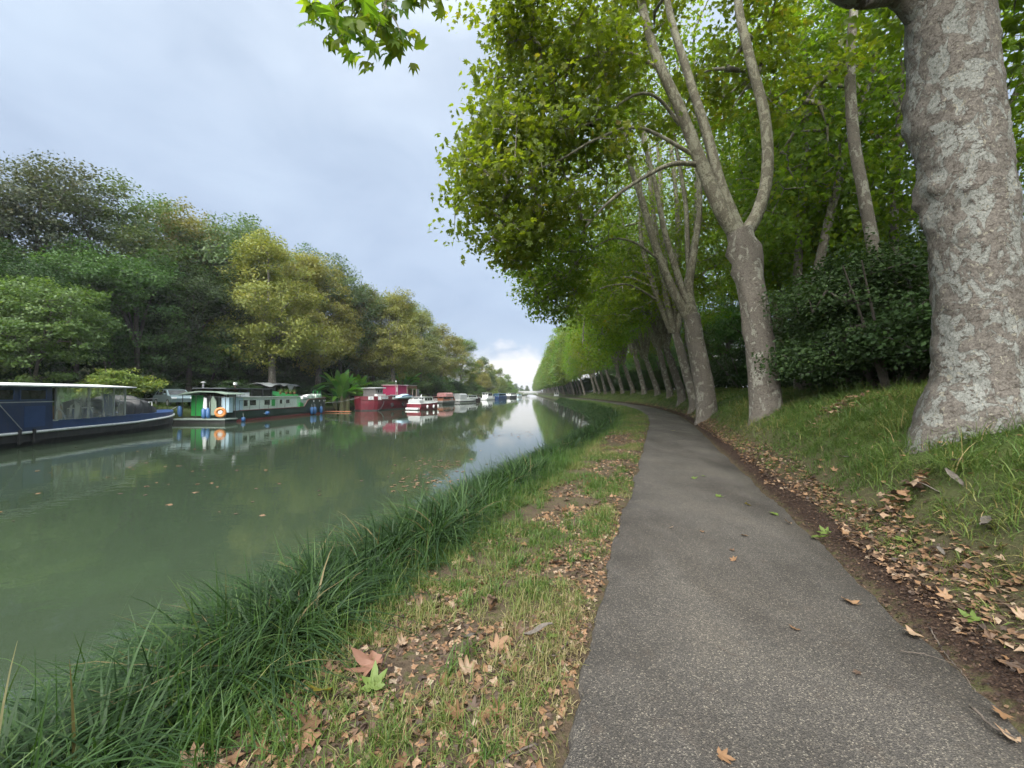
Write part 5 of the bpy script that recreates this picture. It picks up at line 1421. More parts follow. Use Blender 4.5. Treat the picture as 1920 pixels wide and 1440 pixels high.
for k, (x, y_) in enumerate(((1.6, -1.45), (3.4, -1.5), (5.2, -1.25))):
    Mw = Matrix.Translation(wc.location) @ Matrix.Rotation(wc.rotation_euler[2], 4, 'Z')
    f = MB().tube([(0, 0, -.55), (0, 0, -.5), (0, 0, -.1), (0, 0, 0)], [.05, .15, .15, .05], 9).build('fender', WHITE, None, True)
    f.location = Mw @ Vector((x, y_, .75)); tag(f, ['left', 'middle', 'right'][k]+' white fender along the dark red cruiser hull', 'fender', 'fenders hanging from the boats')
Mw = Matrix.Translation(wc.location) @ Matrix.Rotation(wc.rotation_euler[2], 4, 'Z')
f = MB().tube([(0, 0, 2.2), (0, 0, 3.1)], .02, 5).add([(0, .0, 3.1), (.02, .25, 2.75), (0, .05, 2.5)], [(0, 1, 2)]).build('pennant_staff', WHITE, wc); f.location = (.8, -.9, -.6)
cruiser('motor_cruiser', 819, 92, 74, 9.0, 3.0, 'orange-brown cruiser with a red and white wheelhouse', GREYP, ORANGEP, DKGREEN, .75, (.06, .80, 1.05), pm('pale_red_roof', (.45, .20, .18)), 3, (.25, .66, 2.75, pm('faded_red', (.40, .16, .15), (.50, .34, .32), 2)))
cruiser('motor_cruiser', 853, 106, 70, 12.0, 3.2, 'white cruiser with pale blue cover and a row of saloon windows', WHITE, WHITE, DARKSTEEL, 1.0, (.40, .92, 1.0), LTGREY, 5, (.05, .36, 2.5, LTGREY))
cruiser('small_boat', 882, 140, 66, 7.0, 2.4, 'small dark brown open boat with a black cover', pm('dark_brown_hull', (.045, .02, .016)), pm('tan_deck', (.30, .22, .18)), None, 1.0, (.25, .6, .8), BLACKCLOTH, 2, (.2, .5, 2.0, BLACKCLOTH), rails=False)
cruiser('motor_cruiser', 906, 150, 68, 9.5, 3.0, 'white cruiser with a square cabin left of the blue covered boat', WHITE, WHITE, None, .7, (.14, .62, 2.0), WHITE, 2, platform=WHITE)
cruiser('covered_boat', 929, 178, 66, 11.0, 3.4, 'boat under a dark blue cover in the far line', NAVY2, TEALP, None, 1.3, (.05, .75, 1.0), LTGREY, 2, (.04, .7, 2.5, TEALP), rails=False)
cruiser('motor_cruiser', 951, 215, 66, 12.0, 3.4, 'white cruiser right of the blue covered boat', pm('dark_hull', (.05, .055, .055)), WHITE, None, 1.2, (.1, .8, 1.4), WHITE, 4)
cruiser('motor_cruiser', 966, 255, 66, 10.0, 3.2, 'last small white boat under the leaning bushes', WHITE, LTBLUE, None, 1.0, (.2, .7, 1.2), WHITE, 2, rails=False)
cruiser('small_boat', 1044, 190, 90, 6.0, 2.6, 'lone white boat far off under the right-hand planes', WHITE, WHITE, None, 1.1, (.15, .7, 1.6), WHITE, 2, rails=False)

# --- jetty board, car, tarpaulin shelter, mooring wheel
p = W(632, 769, 54); o = MB().box(-1.9, 1.9, -.25, .25, -.05, .07, .02).build('floating_plank', pm('orange_plank', (.38, .14, .06), (.30, .12, .06), 3, .7), None)
o.location = (p[0], 54, WATER_Z+.12); tag(o, 'orange-brown plank float in front of the banana plant', 'plank')
CARP = pm('silver_green_car_paint', (.22, .30, .31), (.20, .28, .29), 1, .3, metallic=.4, coat=.6)
def car(loc, rz):
    o = empty('parked_car', loc, rz)
    Wd = .92
    prof = [(-2.25, .42), (-2.28, .78), (-2.1, .98), (-1.25, 1.06), (1.9, 1.08), (2.2, 1.0), (2.28, .7), (2.2, .42)]
    MB().prism(prof, 'y', -Wd, Wd).build('body', CARP, o)
    gh = [(-1.3, 1.055), (-.55, 1.58), (.2, 1.68), (1.35, 1.62), (2.0, 1.06)]
    mb = MB(); n = len(gh)
    mb.loft([[(x, -Wd*.97 + (z-1.05)*.28, z) for x, z in gh], [(x, Wd*.97-(z-1.05)*.28, z) for x, z in gh]]); mb.build('cabin', CARP, o)
    for s in (-1, 1):
        for g in ([(-1.0, 1.12), (-.48, 1.50), (.02, 1.56), (.02, 1.12)], [(.12, 1.12), (.12, 1.56), (1.0, 1.53), (1.0, 1.12)], [(1.1, 1.12), (1.1, 1.52), (1.38, 1.48), (1.7, 1.12)]):
            mb = MB(); mb.add([(x, s*(Wd*.97-(z-1.05)*.28+.012), z) for x, z in g], [tuple(range(4))]); mb.build('side_window', GLASS, o)
        for x in (-1.4, 1.4):
            w_ = MB().tube([(x, s*(Wd-.18), .36), (x, s*(Wd+.01), .36)], .36, 18).build('wheel', HULLBLACK, o)
            MB().tube([(x, s*(Wd+.011), .36), (x, s*(Wd+.02), .36)], .23, 14).build('rim', STEEL, w_)
        MB().box(-1.0, -.8, s*(Wd+.08)-.08, s*(Wd+.08)+.08, 1.1, 1.24, .03).build('mirror', CARP, o)
    MB().add([(-1.24, -Wd*.8, 1.12), (-1.24, Wd*.8, 1.12), (-.60, Wd*.72, 1.56), (-.60, -Wd*.72, 1.56)], [(0, 1, 2, 3)]).build('windscreen', GLASS, o)
    for s in (-1, 1): MB().box(-2.30, -2.16, s*.7-.18, s*.7+.18, .72, .88, .02).build('headlight', WHITE, o)
    return o
pc = W(326, 745, 37.5)
co = car((pc[0], 37.5, ground_z(pc[0], 37.5)+.03), R(150))
tag(co, 'silver-green car parked on the bank between the blue and green barges', 'car')
# grey tarpaulin shelter on the bank behind the green barge
ps = W(512, 740, 52.0); gzs = ground_z(ps[0], 52)
ts = empty('tarpaulin_shelter', (ps[0], 52.0, gzs), R(-85))
tag(ts, 'grey tarpaulin shelter rigged on the bank behind the green barge', 'shelter')
for x in (-3.2, 0, 3.2):
    for y in (-1.2, 1.2): MB().tube([(x, y, -.1), (x, y, 2.4)], .04, 6).build('pole', BROWNWOOD, ts)
V = []; nx, ny = 30, 12
for i in range(nx):
    u = i/(nx-1)*2-1
    for j in range(ny):
        v = j/(ny-1)*2-1
        V.append((u*3.9, v*1.9, 2.62-.30*abs(v)**1.6-.45*max(0, abs(u)-.8)*4*(.6)+.07*math.sin(u*8+v*3)+.05*math.sin(u*15-v*6)))
i = np.arange(nx-1)[:, None]*ny+np.arange(ny-1)[None]
link('tarpaulin', mesh_np('tarpaulin', V, [np.stack([i, i+1, i+ny+1, i+ny], -1).reshape(-1, 4)]), GREYCLOTH, ts)
MB().prism([(.2, 2.3), (-1.6, 2.35), (-.6, 1.35)], 'y', 1.93, 1.97).build('hanging_flap', LTGREY, ts)
MB().box(-2.8, 2.8, -.9, .9, .05, 1.1, .05).build('stacked_boards', BROWNWOOD, ts)
ps = W(575, 742, 58.0); o = MB().loft([[(x, -1.1, 0), (x, 1.1, 0), (x, .8, .9*h_), (x, 0, 1.25*h_), (x, -.8, .9*h_)] for x, h_ in ((-2.6, .5), (-1.6, .95), (0, 1.05), (1.5, .9), (2.6, .45))]).build('covered_stack', GREYCLOTH, None, True)
o.location = (ps[0]-.3, 58, ground_z(ps[0]-.3, 58)); o.rotation_euler = (0, 0, R(-85)); tag(o, 'low stack under pale grey sheeting right of the tarpaulin shelter', 'stack')
# far bridge
pb = W(985, 738, 470)
br = empty('far_bridge', (pb[0]-4, 470, WATER_Z)); tag(br, 'low bridge crossing the canal at the far end of the reach', 'bridge')
CONC = pm('pale_concrete', (.34, .34, .33), (.28, .28, .27), .3, .9)
MB().box(-30, 45, -3, 3, 3.2, 4.1).build('deck', CONC, br)
MB().box(-30, 45, -3.05, -2.9, 4.1, 5.0).build('parapet', LTGREY, br)
for x in (-14, 2, 18): MB().box(x-.8, x+.8, -2.5, 2.5, -1.5, 3.2).build('pier', CONC, br)
# ------------------------------------------------------------------ grass, sedge, fallen leaves
def blades(P, L, wd, lean, curve, segs, rng, rnd):
    """arching blades: P feet, L lengths, lean (n,2) bend direction, curve how far over"""
    n = len(P)
    b = np.concatenate([lean, np.zeros((n, 1))], 1)
    side = np.stack([-b[:, 1], b[:, 0], np.zeros(n)], -1); side = unit(side+rng.normal(size=(n, 3))*.5*np.array([1, 1, 0]))
    V = np.zeros((n, segs+1, 2, 3))
    for k in range(segs+1):
        t = k/segs
        c = P+np.array([0, 0, 1.])*(L*(t*(1-.25*curve)-.62*curve*t**2.2))[:, None]+b*(L*curve*(.25*t+.75*t**1.7))[:, None]
        w = (wd*(1-t**1.6)+.0006)[:, None]
        V[:, k, 0] = c-side*w; V[:, k, 1] = c+side*w
    i = np.arange(n)[:, None]*(2*(segs+1))+np.arange(segs)[None]*2
    F = np.stack([i, i+1, i+3, i+2], -1).reshape(-1, 4)
    return V.reshape(-1, 3), F, np.repeat(rnd, 2*(segs+1))
def join(parts):
    V = []; F = []; A = []; b = 0
    for v, f, a in parts:
        V.append(v); F.append(f+b); A.append(a); b += len(v)
    return np.concatenate(V), [np.concatenate(F)], np.concatenate(A)
SEDGE = leaf_mat('sedge_blade', [(0, (.010, .024, .008)), (.45, (.019, .042, .012)), (.75, (.040, .078, .021)), (.92, (.082, .118, .032)), (1, (.13, .10, .05))], .30, (1.25, 1.3, .5), .6)  # upper green stops raised to paint bright highlights into some blades
GRASS = leaf_mat('verge_grass_blade', [(0, (.034, .074, .014)), (.4, (.062, .110, .020)), (.65, (.105, .135, .030)), (.85, (.16, .15, .06)), (1, (.23, .185, .10))], .28, (1.2, 1.2, .5), .5)
BANKGRASS = leaf_mat('bank_grass_blade', [(0, (0.040, 0.083, 0.020)), (.45, (0.077, 0.129, 0.030)), (.75, (0.123, 0.168, 0.040)), (.92, (0.215, 0.200, 0.072)), (1, (0.337, 0.250, 0.129))], .26, (1.2, 1.2, .5), .55)
rg = np.random.default_rng(9)
def tufted(n_t, per, offr, yr, spread, rng, ok=None):
    o_ = offr[0]+(offr[1]-offr[0])*rng.random(n_t); y_ = yr[0]+(yr[1]-yr[0])*rng.random(n_t)
    if ok is not None:
        k = ok(o_, y_); o_ = o_[k]; y_ = y_[k]
    a = np.repeat(o_, per)+rng.normal(size=len(o_)*per)*spread; b = np.repeat(y_, per)+rng.normal(size=len(o_)*per)*spread
    return RB(a, b), a, b, np.repeat(rng.random(len(o_)), per), np.repeat(np.arange(len(o_)), per)
def bend(n, rng, bias=(0, 0), amt=1.0):
    th = rng.random(n)*6.28
    v = np.stack([np.cos(th), np.sin(th)], -1)*amt+np.array(bias)
    return v/(np.linalg.norm(v, axis=1, keepdims=True)+1e-6)
def sedge_part(n_t, per, yr, offr, Lr, wd, segs, spread=.07, up=0.0):
    """tussocks: blades fan out from a common foot and arch over"""
    P, a, b, tr, ti = tufted(n_t, per, offr, yr, spread, rg, lambda o_, y_: (vnoise(o_, y_, .9, 31) > .2))
    n = len(P); P[:, 2] = np.maximum(P[:, 2], WATER_Z-.1)
    L = (Lr[0]+(Lr[1]-Lr[0])*rg.random(n))*(.7+.6*tr)
    ctr = np.zeros((ti.max()+1, 2)); cn = np.bincount(ti); ctr[:, 0] = np.bincount(ti, P[:, 0])/cn; ctr[:, 1] = np.bincount(ti, P[:, 1])/cn
    rad_ = unit(P[:, :2]-ctr[ti])
    tb = bend(ti.max()+1, rg, (-.45, -.25), .7)[ti]
    lean = unit(rad_*.75+tb*.75+rg.normal(size=(n, 2))*.25)
    cv = np.clip(rg.normal(.92, .2, n)-.3*(rg.random(n) > .85), .1, 1.2)
    rnd = np.clip(rg.random(n)*.6+.3*tr+(rg.random(n) > .96)*.5, 0, 1)
    return blades(P, L, wd*(.7+.6*rg.random(n)), lean, cv, segs, rg, rnd)
parts = [sedge_part(150, 56, (-.8, 3.2), (-4.3, -3.0), (.5, .85), .0082, 5), sedge_part(400, 48, (3.0, 9), (-4.85, -3.15), (.65, 1.1), .0098, 5), sedge_part(460, 44, (9, 24), (-4.85, -3.3), (.6, 1.05), .0125, 3), sedge_part(800, 16, (24, 60), (-5.0, -3.3), (.5, .9), .017, 2, .14), sedge_part(700, 14, (60, 130), (-5.2, -3.2), (.5, 1.0), .03, 2, .2),
         sedge_part(34, 26, (2.5, 9), (-4.5, -3.8), (.85, 1.1), .0075, 6)]
# thick darker tussocks that bulge over the water further on
for yc in (4.5, 7, 10.5, 13, 17.5, 20, 27, 31, 36, 42, 48):
    parts.append(sedge_part(22, 40, (yc-.9, yc+.9), (-5.0, -3.9), (.7, 1.05), .0085 if yc < 12 else .012, 4, .12))
V, F, A = join(parts)
o = link('sedge', mesh_np('sedge', V, F, {'rnd': A}, smooth=False), SEDGE); tag(o, 'long arching sedge blades hanging over the water edge', 'sedge', kind='stuff')

def verge(n_t, per, yr, offr, Lr, wd, segs, spread, thr, dry):
    P, a, b, tr, ti = tufted(n_t, per, offr, yr, spread, rg, lambda o_, y_: vnoise(o_, y_, 1.6, 41)*.6+vnoise(o_, y_, .5, 43)*.4+np.clip((-o_-2.4)*.4, -.05, .5) > thr)
    n = len(P)
    L = (Lr[0]+(Lr[1]-Lr[0])*rg.random(n))*(.6+.8*tr)*(1+np.clip(-a-2.4, 0, 1.2)*1.0)
    rnd = np.clip(rg.random(n)*.5+dry*vnoise(a, b, .9, 45)-np.clip(-a-2.3, 0, 1.2)*.35+(rg.random(n) > .93)*.4, 0, 1)
    return blades(P, L, wd*(.7+.6*rg.random(n)), bend(n, rg), np.clip(rg.normal(.6, .3, n), .05, 1.1), segs, rg, rnd)
parts = [verge(1900, 22, (-.3, 6), (-3.9, -1.2), (.05, .15), .0026, 2, .035, .50, .6), verge(2600, 18, (6, 14), (-3.9, -1.15), (.06, .16), .0042, 1, .05, .50, .6), verge(2600, 11, (14, 38), (-3.9, -1.15), (.07, .18), .009, 1, .08, .34, .45), verge(1500, 10, (38, 80), (-3.9, -1.15), (.08, .2), .016, 1, .14, .3, .3),
         verge(420, 30, (-.3, 12), (-3.8, -2.7), (.16, .30), .0038, 3, .05, .2, .2), verge(130, 30, (-.3, 12), (-3.0, -1.3), (.10, .22), .0030, 3, .03, .2, .1), verge(500, 16, (-.3, 9), (-1.5, -1.08), (.03, .08), .0022, 2, .04, .45, 1.1)]
V, F, A = join(parts)
o = link('verge_grass', mesh_np('verge_grass', V, F, {'rnd': A}, smooth=False), GRASS); tag(o, 'patchy short dry grass on the verge between path and water', 'grass', kind='stuff')

def bank(n_t, per, yr, offr, Lr, wd, segs, spread, thr):
    P, a, b, tr, ti = tufted(n_t, per, offr, yr, spread, rg, lambda o_, y_: vnoise(o_, y_, 1.1, 51)*.65+vnoise(o_, y_, .4, 53)*.35+np.clip((o_-1.9)*.4, -.3, .3) > thr)
    n = len(P)
    L = (Lr[0]+(Lr[1]-Lr[0])*rg.random(n))*(.6+.8*tr)*np.clip((a-1.3)*.9, .3, 1)
    rnd = np.clip(rg.random(n)*.5+.45*vnoise(a, b, .8, 55)+.15*tr+(rg.random(n) > .95)*.4, 0, 1)
    wind = np.array([-.55, -.35])
    return blades(P, L, wd*(.7+.6*rg.random(n)), bend(n, rg, wind, .8), np.clip(rg.normal(.75, .25, n), .1, 1.15), segs, rg, rnd)
parts = [bank(3500, 13, (.2, 8), (1.5, 7.5), (.16, .38), .0036, 3, .045, .22), bank(2700, 11, (8, 18), (1.5, 8), (.18, .38), .0065, 2, .07, .2), bank(2600, 9, (18, 45), (1.5, 7.5), (.15, .34), .013, 2, .11, .2), bank(1600, 8, (45, 110), (1.4, 7), (.15, .34), .025, 1, .2, .2),
         bank(150, 56, (1, 16), (2.0, 6.5), (.32, .55), .0040, 4, .07, 0.0)]
V, F, A = join(parts)
o = link('bank_grass', mesh_np('bank_grass', V, F, {'rnd': A}, smooth=False), BANKGRASS); tag(o, 'long lying grass on the rising bank under the planes', 'grass', kind='stuff')
# left bank grass
n = 9000
yl = 24+46*rg.random(n); dl = .5+6*rg.random(n); xl = left_x(yl)-dl
P = np.stack([xl, yl, left_z(dl, yl)], -1)
V, F, A = blades(P, .25+.35*rg.random(n), np.full(n, .02), bend(n, rg), np.clip(rg.normal(.5, .25, n), .1, 1), 2, rg, rg.random(n)*.8)
o = link('far_bank_grass', mesh_np('far_bank_grass', V, [F], {'rnd': A}, smooth=False), GRASS); tag(o, 'rough grass on the left bank behind the barges', 'grass', kind='stuff')

# leaf litter
DRY = leaf_mat('dry_leaf', [(0, (.040, .028, .021)), (.28, (.088, .058, .040)), (.5, (.15, .086, .046)), (.72, (.205, .118, .060)), (.88, (.24, .16, .10)), (1, (.27, .215, .155))], .12, (1.1, 1, .8), .6, 0)
MOULD = leaf_mat('crumbled_mould', [(0, (.014, .010, .008)), (.5, (.036, .022, .016)), (.85, (.07, .043, .028)), (1, (.13, .085, .05))], .05, (1, 1, 1), .9, 0)
def litter(n, offr, yr, size, rng, ok=None, lift=.012, tmpl=LEAF6, tilt=.35, seed=0):
    a = offr[0]+(offr[1]-offr[0])*rng.random(n); b = yr[0]+(yr[1]-yr[0])*rng.random(n)
    if ok is not None:
        k = ok(a, b); a = a[k]; b = b[k]
    P = RB(a, b); P[:, 2] += lift*(.3+rng.random(len(P)))
    return leaves_np(P, np.array([0, 0, 1.])+rng.normal(size=P.shape)*tilt, size*(.35+1.0*rng.random(len(P))), tmpl, rng, rng.random(len(P)))
def joinl(parts):
    V = []; F = None; A = []; b = 0
    for v, f, a in parts:
        F = [[] for _ in f] if F is None else F
        for q, ff in enumerate(f): F[q].append(ff+b)
        V.append(v); A.append(a); b += len(v)
    return np.concatenate(V), [np.concatenate(q) for q in F], np.concatenate(A)
ok1 = lambda a, b: vnoise(a, b, 1.3, 61)+.25*np.exp(-((a+1.35)/.35)**2) > .38
ok2 = lambda a, b: np.abs(a-1.58) < .08+.30*vnoise(a*.2, b, .9, 63)
parts = [litter(13000, (-3.3, -1.10), (-.3, 6), .052, rg, ok1), litter(7000, (-3.1, -1.10), (6, 18), .065, rg, ok1), litter(1800, (-3.0, -1.15), (18, 50), .09, rg, ok1),
         litter(7500, (1.15, 2.5), (-.2, 7), .062, rg, ok2, .03), litter(6500, (1.1, 2.4), (7, 22), .07, rg, ok2, .03), litter(3500, (1.1, 2.3), (22, 60), .10, rg, ok2, .03), litter(900, (2.2, 6), (.5, 14), .07, rg, None, .10), litter(220, (-1, 1), (-.2, 16), .022, rg, None, .03)]
for (px, py, d, n_, r_) in [(1690, 803, 4.6, 90, .22), (1555, 780, 9.0, 90, .45), (1600, 770, 9.6, 60, .4)]:
    q = W(px, py, d); oc = (q[0]-path_x(d))*path_c(d)
    parts.append(litter(n_, (oc-r_, oc+r_), (d-r_*.6, d+r_*.6), .10, rg, None, .16))
V, F, A = joinl(parts)
o = link('leaf_litter', mesh_np('leaf_litter', V, F, {'rnd': A}, smooth=False), DRY); tag(o, 'crumbled dry brown leaf litter on both sides of the path', 'leaf litter', kind='stuff')
ok3 = lambda a, b: np.abs(a-1.24) < .06+.20*vnoise(a*.2, b, 1.1, 65)
parts = [litter(15000, (1.0, 1.75), (-.2, 8), .022, rg, ok3, .03, LEAF4), litter(8000, (1.0, 1.7), (8, 30), .032, rg, ok3, .03, LEAF4), litter(2500, (-1.3, -1.02), (-.2, 12), .016, rg, None, .02, LEAF4)]
V, F, A = joinl(parts)
o = link('leaf_mould', mesh_np('leaf_mould', V, F, {'rnd': A}, smooth=False), MOULD); tag(o, 'strip of dark red-brown leaf mould along the right path edge', 'leaf mould', kind='stuff')

# single leaves one can pick out: curled, each an object
_TH = [0, 14, 25, 38, 50, 64, 76, 98, 118, 150, 180]; _RR = [1.0, .68, .46, .66, .86, .60, .40, .62, .44, .34, .16]
def leaf_outline(rr):
    A = [(-t, r_) for t, r_ in zip(_TH[:0:-1], _RR[:0:-1])][1:]+list(zip(_TH, _RR))
    return np.array([(math.sin(R(t))*r_*(.62+.02*rr.normal()), math.cos(R(t))*r_*.62*(1+.05*rr.normal())) for t, r_ in A])
def curl_leaf(seed, rnd, m, k):
    rr = np.random.default_rng(seed); O = leaf_outline(rr); n = len(O)
    V2 = np.concatenate([[(0, -.04)], O*.55, O]); ph = rr.random(4)*6.28
    th = np.arctan2(V2[:, 0], V2[:, 1]); r2 = (V2**2).sum(1)
    z = k*(.55*r2*(1+.6*np.sin(2*th+ph[0]))+.10*np.sqrt(r2)*np.sin(5*th+ph[1]))
    T = np.concatenate([V2, z[:, None]], 1); T[:, 2] -= T[:, 2].min(); T[:, 2] += .01
    T[:, 0] *= 1-.25*k*min(1, k)*.6
    i = np.arange(n); j = (i+1) % n
    me = mesh_np('fallen_leaf', T, [np.stack([0*i, 1+i, 1+j], -1), np.stack([1+i, 1+n+i, 1+n+j, 1+j], -1)], {'rnd': np.concatenate([[rnd], np.full(n, rnd+.06), np.full(n, max(0, rnd-.05))])}, smooth=True); me.materials.append(m); return me
GREENLEAF = leaf_mat('fresh_fallen_leaf', [(0, (.07, .125, .022)), (.5, (.12, .165, .04)), (1, (.24, .20, .03))], .25, (1.2, 1.2, .6), .5, 0)
PINKLEAF = leaf_mat('pinkish_dry_leaf', [(0, (.13, .065, .042)), (1, (.20, .105, .07))], .1, (1, 1, 1), .6, 0)
dryv = [curl_leaf(q, .15+.15*q, DRY, .6+.25*(q % 3)) for q in range(6)]; grv = [curl_leaf(20+q, q/3, GREENLEAF, .6) for q in range(4)]
def drop(me, px, py, size, label, group, d=None, cat='leaf', lift=.012, rz=None, tilt=.2):
    """lay a leaf on the ground where the sight line of the photograph meets it"""
    lo, hi = .8, 60.0
    ds = np.geomspace(.9, 60, 500); g = [W(px, py, q)[2]-ground_z2(W(px, py, q)[0], q) for q in ds]
    j = next((q for q, v in enumerate(g) if v < 0), None)
    if j is None: return None
    p = W(px, py, ds[j]); z = ground_z2(p[0], ds[j])
    o = bpy.data.objects.new('fallen_leaf', me); COL.objects.link(o)
    o.location = (p[0], ds[j], z+lift); o.rotation_euler = (rg.normal()*tilt, rg.normal()*tilt, rg.random()*6.28 if rz is None else rz)
    o.scale = (size, size, size)
    tag(o, label, cat, group); return o
def ground_z2(x, y):
    off = (x-path_x(y))*path_c(y)
    z = ground_z(x, y)
    return max(z, float(path_z(y))+.026) if abs(off) < 1.08 else max(z, WATER_Z)
PG = 'single leaves lying on the asphalt'
for px, py, s, kind, lb in [(1590, 1133, .17, 4, 'pale curled leaf on the asphalt near the right edge'), (1490, 1184, .09, 3, 'small orange leaf alone in the middle of the asphalt'), (1376, 1053, .10, 3, 'orange-brown leaf on the asphalt below a smaller dark one'), (1374, 1036, .08, 1, 'small dark leaf on the asphalt just above an orange-brown one'),
        (1345, 932, .16, 'g', 'green-yellow leaf flat on the asphalt in mid path'), (1400, 948, .13, 'y', 'yellow leaf on the asphalt right of the green-yellow one'), (1452, 966, .15, 'g', 'green leaf on the asphalt close to the dark mould strip'), (1258, 992, .09, 5, 'pale leaf at the left of the asphalt'), (1317, 1000, .08, 3, 'small tan leaf right of the pale one on the asphalt'),
        (1393, 1006, .11, 3, 'tan leaf on the asphalt below the yellow one'), (1480, 984, .14, 5, 'pale leaf at the foot of the mould strip'), (1530, 1010, .24, 'g', 'large fresh green leaf lying on the dark mould strip'), (1548, 1002, .18, 'g', 'second fresh green leaf overlapping the large one on the mould'), (1700, 1018, .17, 'g', 'pale green leaf in the grass right of the mould strip'),
        (1608, 1266, .06, 0, 'tiny dark leaf scrap on the right half of the asphalt'), (1352, 1425, .10, 3, 'tan leaf near the bottom edge of the asphalt'), (1300, 898, .16, 'g', 'green twig leaf on the asphalt far up the path'), (1262, 808, .2, 'y', 'pale yellow leaf on the distant asphalt'), (1322, 895, .13, 'g', 'green leaf scrap beside the far twig leaf'),
        (1825, 1168, .15, 'g', 'green leaf on the litter at the right edge'), (1712, 1194, .16, 5, 'pale leaf on the dark mould near the right edge'), (1740, 1115, .22, 1, 'large dark brown leaf at the foot of the bank grass'), (1880, 1345, .11, 3, 'orange leaf on the mould at the lower right'), (1900, 1395, .12, 5, 'pale leaf at the lower right corner')]:
    me = dryv[kind] if isinstance(kind, int) else grv[1] if kind == 'g' else grv[3]
    drop(me, px, py, s, lb, PG)
o = drop(curl_leaf(50, .5, PINKLEAF, 1.7), 703, 1266, .29, 'big pinkish crumpled leaf on the grass verge', None, lift=.05, rz=2.2)
for px, py, s, lb in [(700, 1300, .20, 'pale green leaf lying below the big pinkish leaf'), (1030, 1205, .14, 'green leaf beside the curved twig on the verge'), (600, 1310, .2, 'yellow-green leaf caught in the verge grass left of the pinkish leaf'), (1102, 1058, .12, 'green leaf at the left path edge')]:
    drop(grv[1] if 'yellow' not in lb else grv[3], px, py, s, lb, None, lift=.04)
rgl = np.random.default_rng(99)
VG = 'dry leaves strewn over the left verge'; BG = 'dry leaves strewn along the foot of the right bank'
for k in range(110):
    b = .9+7*rgl.random()**1.6; a = -1.2-1.9*rgl.random()
    p = RB(np.array(a), np.array(b))
    o = bpy.data.objects.new('fallen_leaf', dryv[rgl.integers(6)]); COL.objects.link(o); s = .09+.09*rgl.random(); o.scale = (s, s, s)
    o.location = p+np.array([0, 0, .02]); o.rotation_euler = (rgl.normal()*.35, rgl.normal()*.35, rgl.random()*6.28)
    tag(o, 'dry brown leaf among the short grass of the left verge', 'leaf', VG)
for k in range(150):
    b = .9+9*rgl.random()**1.4; a = 1.3+.75*rgl.random()
    p = RB(np.array(a), np.array(b))
    o = bpy.data.objects.new('fallen_leaf', dryv[rgl.integers(6)]); COL.objects.link(o); s = .07+.07*rgl.random(); o.scale = (s, s, s)
    o.location = p+np.array([0, 0, .03]); o.rotation_euler = (rgl.normal()*.35, rgl.normal()*.35, rgl.random()*6.28)
    tag(o, 'dry tan leaf on the litter strip right of the path', 'leaf', BG)
# flakes of bark and twigs
FLAKE = pm('grey_bark_flake', (.12, .105, .09), (.07, .06, .05), 9, .9, .3)
for px, py, s, rz_, lb in [(1800, 882, .30, .3, 'curved grey bark flake at the foot of the great trunk'), (1790, 915, .26, 1.3, 'grey bark strip in the grass below the great trunk'), (1850, 1000, .32, .5, 'long grey bark piece in the bank grass at the right'), (1585, 870, .24, .2, 'grey bark flake left of the great trunk roots'), (1765, 1055, .16, 1.0, 'small grey bark chip in the bank grass'), (1745, 935, .22, 2.2, 'bark flake in the middle of the bank grass'), (1010, 1212, .22, .4, 'grey bark flake on the left verge'), (880, 1225, .18, .9, 'dark bark flake in the verge grass')]:
    ds = np.geomspace(.9, 40, 500); j = next((q for q, dd in enumerate(ds) if W(px, py, dd)[2] < ground_z2(W(px, py, dd)[0], dd)), None)
    if j is None: continue
    p = W(px, py, ds[j]); V = []
    for i in range(7):
        u = i/6-.5; w_ = .16*(1-(2*u)**2)+.04+.03*math.sin(i*2.3)
        for q in (-1, 0, 1): V.append((u, q*w_+.06*math.sin(u*5), .10*(q*q)*.6+.05*math.sin(u*6)))
    i = np.arange(6)*3; F = np.concatenate([np.stack([i, i+1, i+4, i+3], -1), np.stack([i+1, i+2, i+5, i+4], -1)])
    o = link('bark_flake', mesh_np('bark_flake', V, [F]), FLAKE); o.scale = (s, s*.5, s*.8)
    o.location = (p[0], ds[j], ground_z2(p[0], ds[j])+.10); o.rotation_euler = (rg.normal()*.2, rg.normal()*.2, rz_)
    tag(o, lb, 'bark')
TWIG = pm('grey_twig', (.11, .09, .072), (.065, .052, .042), 12, .9)
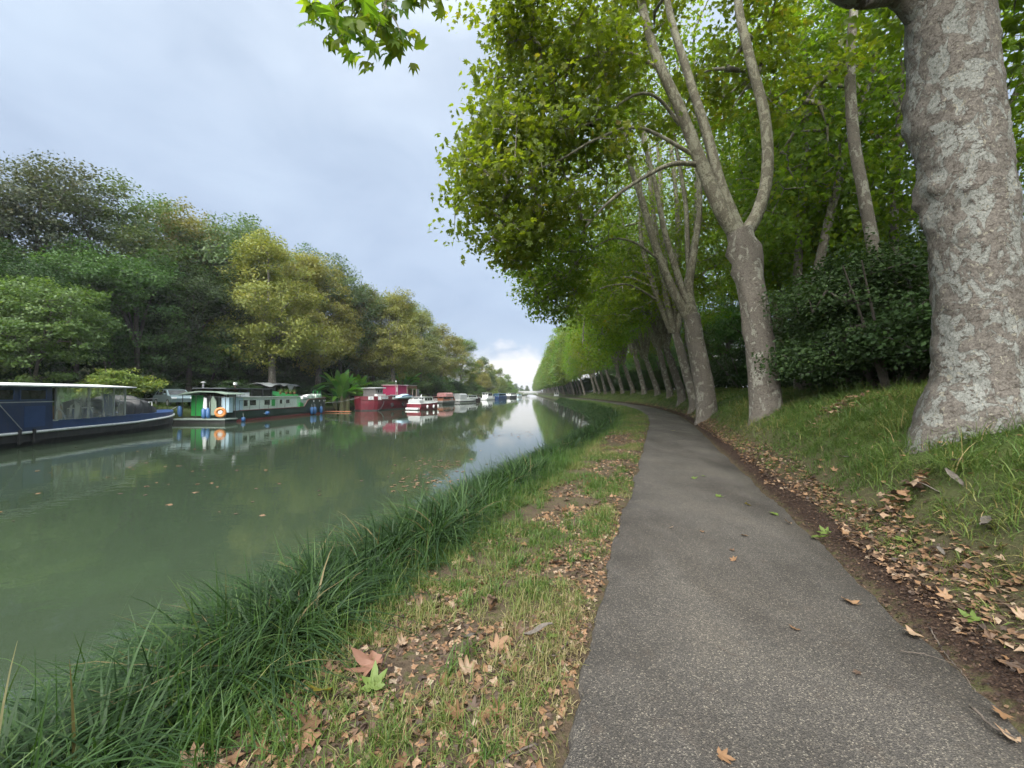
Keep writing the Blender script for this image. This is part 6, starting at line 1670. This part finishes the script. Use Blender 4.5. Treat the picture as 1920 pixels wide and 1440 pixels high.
for pts, r_, lb in [([(1742, 1180), (1770, 1225), (1800, 1262), (1830, 1300)], .006, 'forked grey twig on the dark mould at the right'), ([(1690, 1225), (1740, 1230), (1790, 1250)], .004, 'thin twig crossing the forked one on the mould'), ([(1820, 1330), (1865, 1370), (1905, 1390)], .010, 'thicker stick at the lower right corner'), ([(1065, 1210), (1040, 1235), (1010, 1225), (990, 1212)], .007, 'curved twig among leaves on the left verge'), ([(1010, 1400), (960, 1420), (930, 1435)], .008, 'stick in the litter at the bottom of the verge'), ([(1345, 1215), (1370, 1228), (1395, 1232)], .003, 'thin curved stalk lying on the asphalt')]:
    Q = []
    for px, py in pts:
        ds = np.geomspace(.9, 40, 600); j = next((q for q, dd in enumerate(ds) if W(px, py, dd)[2] < ground_z2(W(px, py, dd)[0], dd)+.01), None)
        if j is None: continue
        p = W(px, py, ds[j]); Q.append(np.array([p[0], ds[j], ground_z2(p[0], ds[j])+r_+.012]))
    if len(Q) < 2: continue
    Qs, tq = resample(Q, .03)
    mb = MB(); mb.tube(Qs+rg.normal(size=Qs.shape)*.003, list(.75*r_*(1-.5*tq)), 6); o = mb.build('twig', TWIG, None, True); tag(o, lb, 'twig')
# leaves afloat
n = 260
P = []
for (px, py, w_, h_, m_) in [(820, 872, 55, 10, 60), (790, 905, 60, 14, 60), (950, 815, 70, 6, 50), (700, 850, 300, 60, 45), (300, 900, 300, 60, 45)]:
    for k in range(m_):
        x_, y_ = px+rgl.normal()*w_*.6, py+rgl.normal()*h_*.6
        if y_ < 775: continue
        r0 = W(x_, y_, 1.0); dd = (CAM_Z-WATER_Z)/(CAM_Z-r0[2]); p = W(x_, y_, dd)
        if p[0] < path_x(dd)-5.6/path_c(dd) and p[0] > left_x(dd)+5: P.append([p[0], dd, WATER_Z+.012])
P = np.array(P)
V, F, A = leaves_np(P, np.array([0, 0, 1.])+rgl.normal(size=P.shape)*.06, .07+.11*rgl.random(len(P)), LEAF6, rgl, .25+.6*rgl.random(len(P)))
o = link('floating_leaves', mesh_np('floating_leaves', V, F, {'rnd': A}, smooth=False), DRY); tag(o, 'small brown leaves drifting on the water in loose rafts', 'leaves', kind='stuff')

# ------------------------------------------------------------------ damp air
hz = MB().box(-2300, 2300, -60, 3700, -4.5, 62)
haze = hz.build('haze', None)
hm, ht, ho = new_mat('damp_air')
pv = ht.nodes.new('ShaderNodeVolumePrincipled'); pv.inputs['Color'].default_value = (.86, .91, 1.0, 1); pv.inputs['Density'].default_value = .00026; pv.inputs['Anisotropy'].default_value = .2
ht.links.new(pv.outputs[0], ho.inputs['Volume'])
haze.data.materials.append(hm)
tag(haze, 'thin damp air over the canal', 'haze', kind='stuff')
cy.volume_bounces = 0
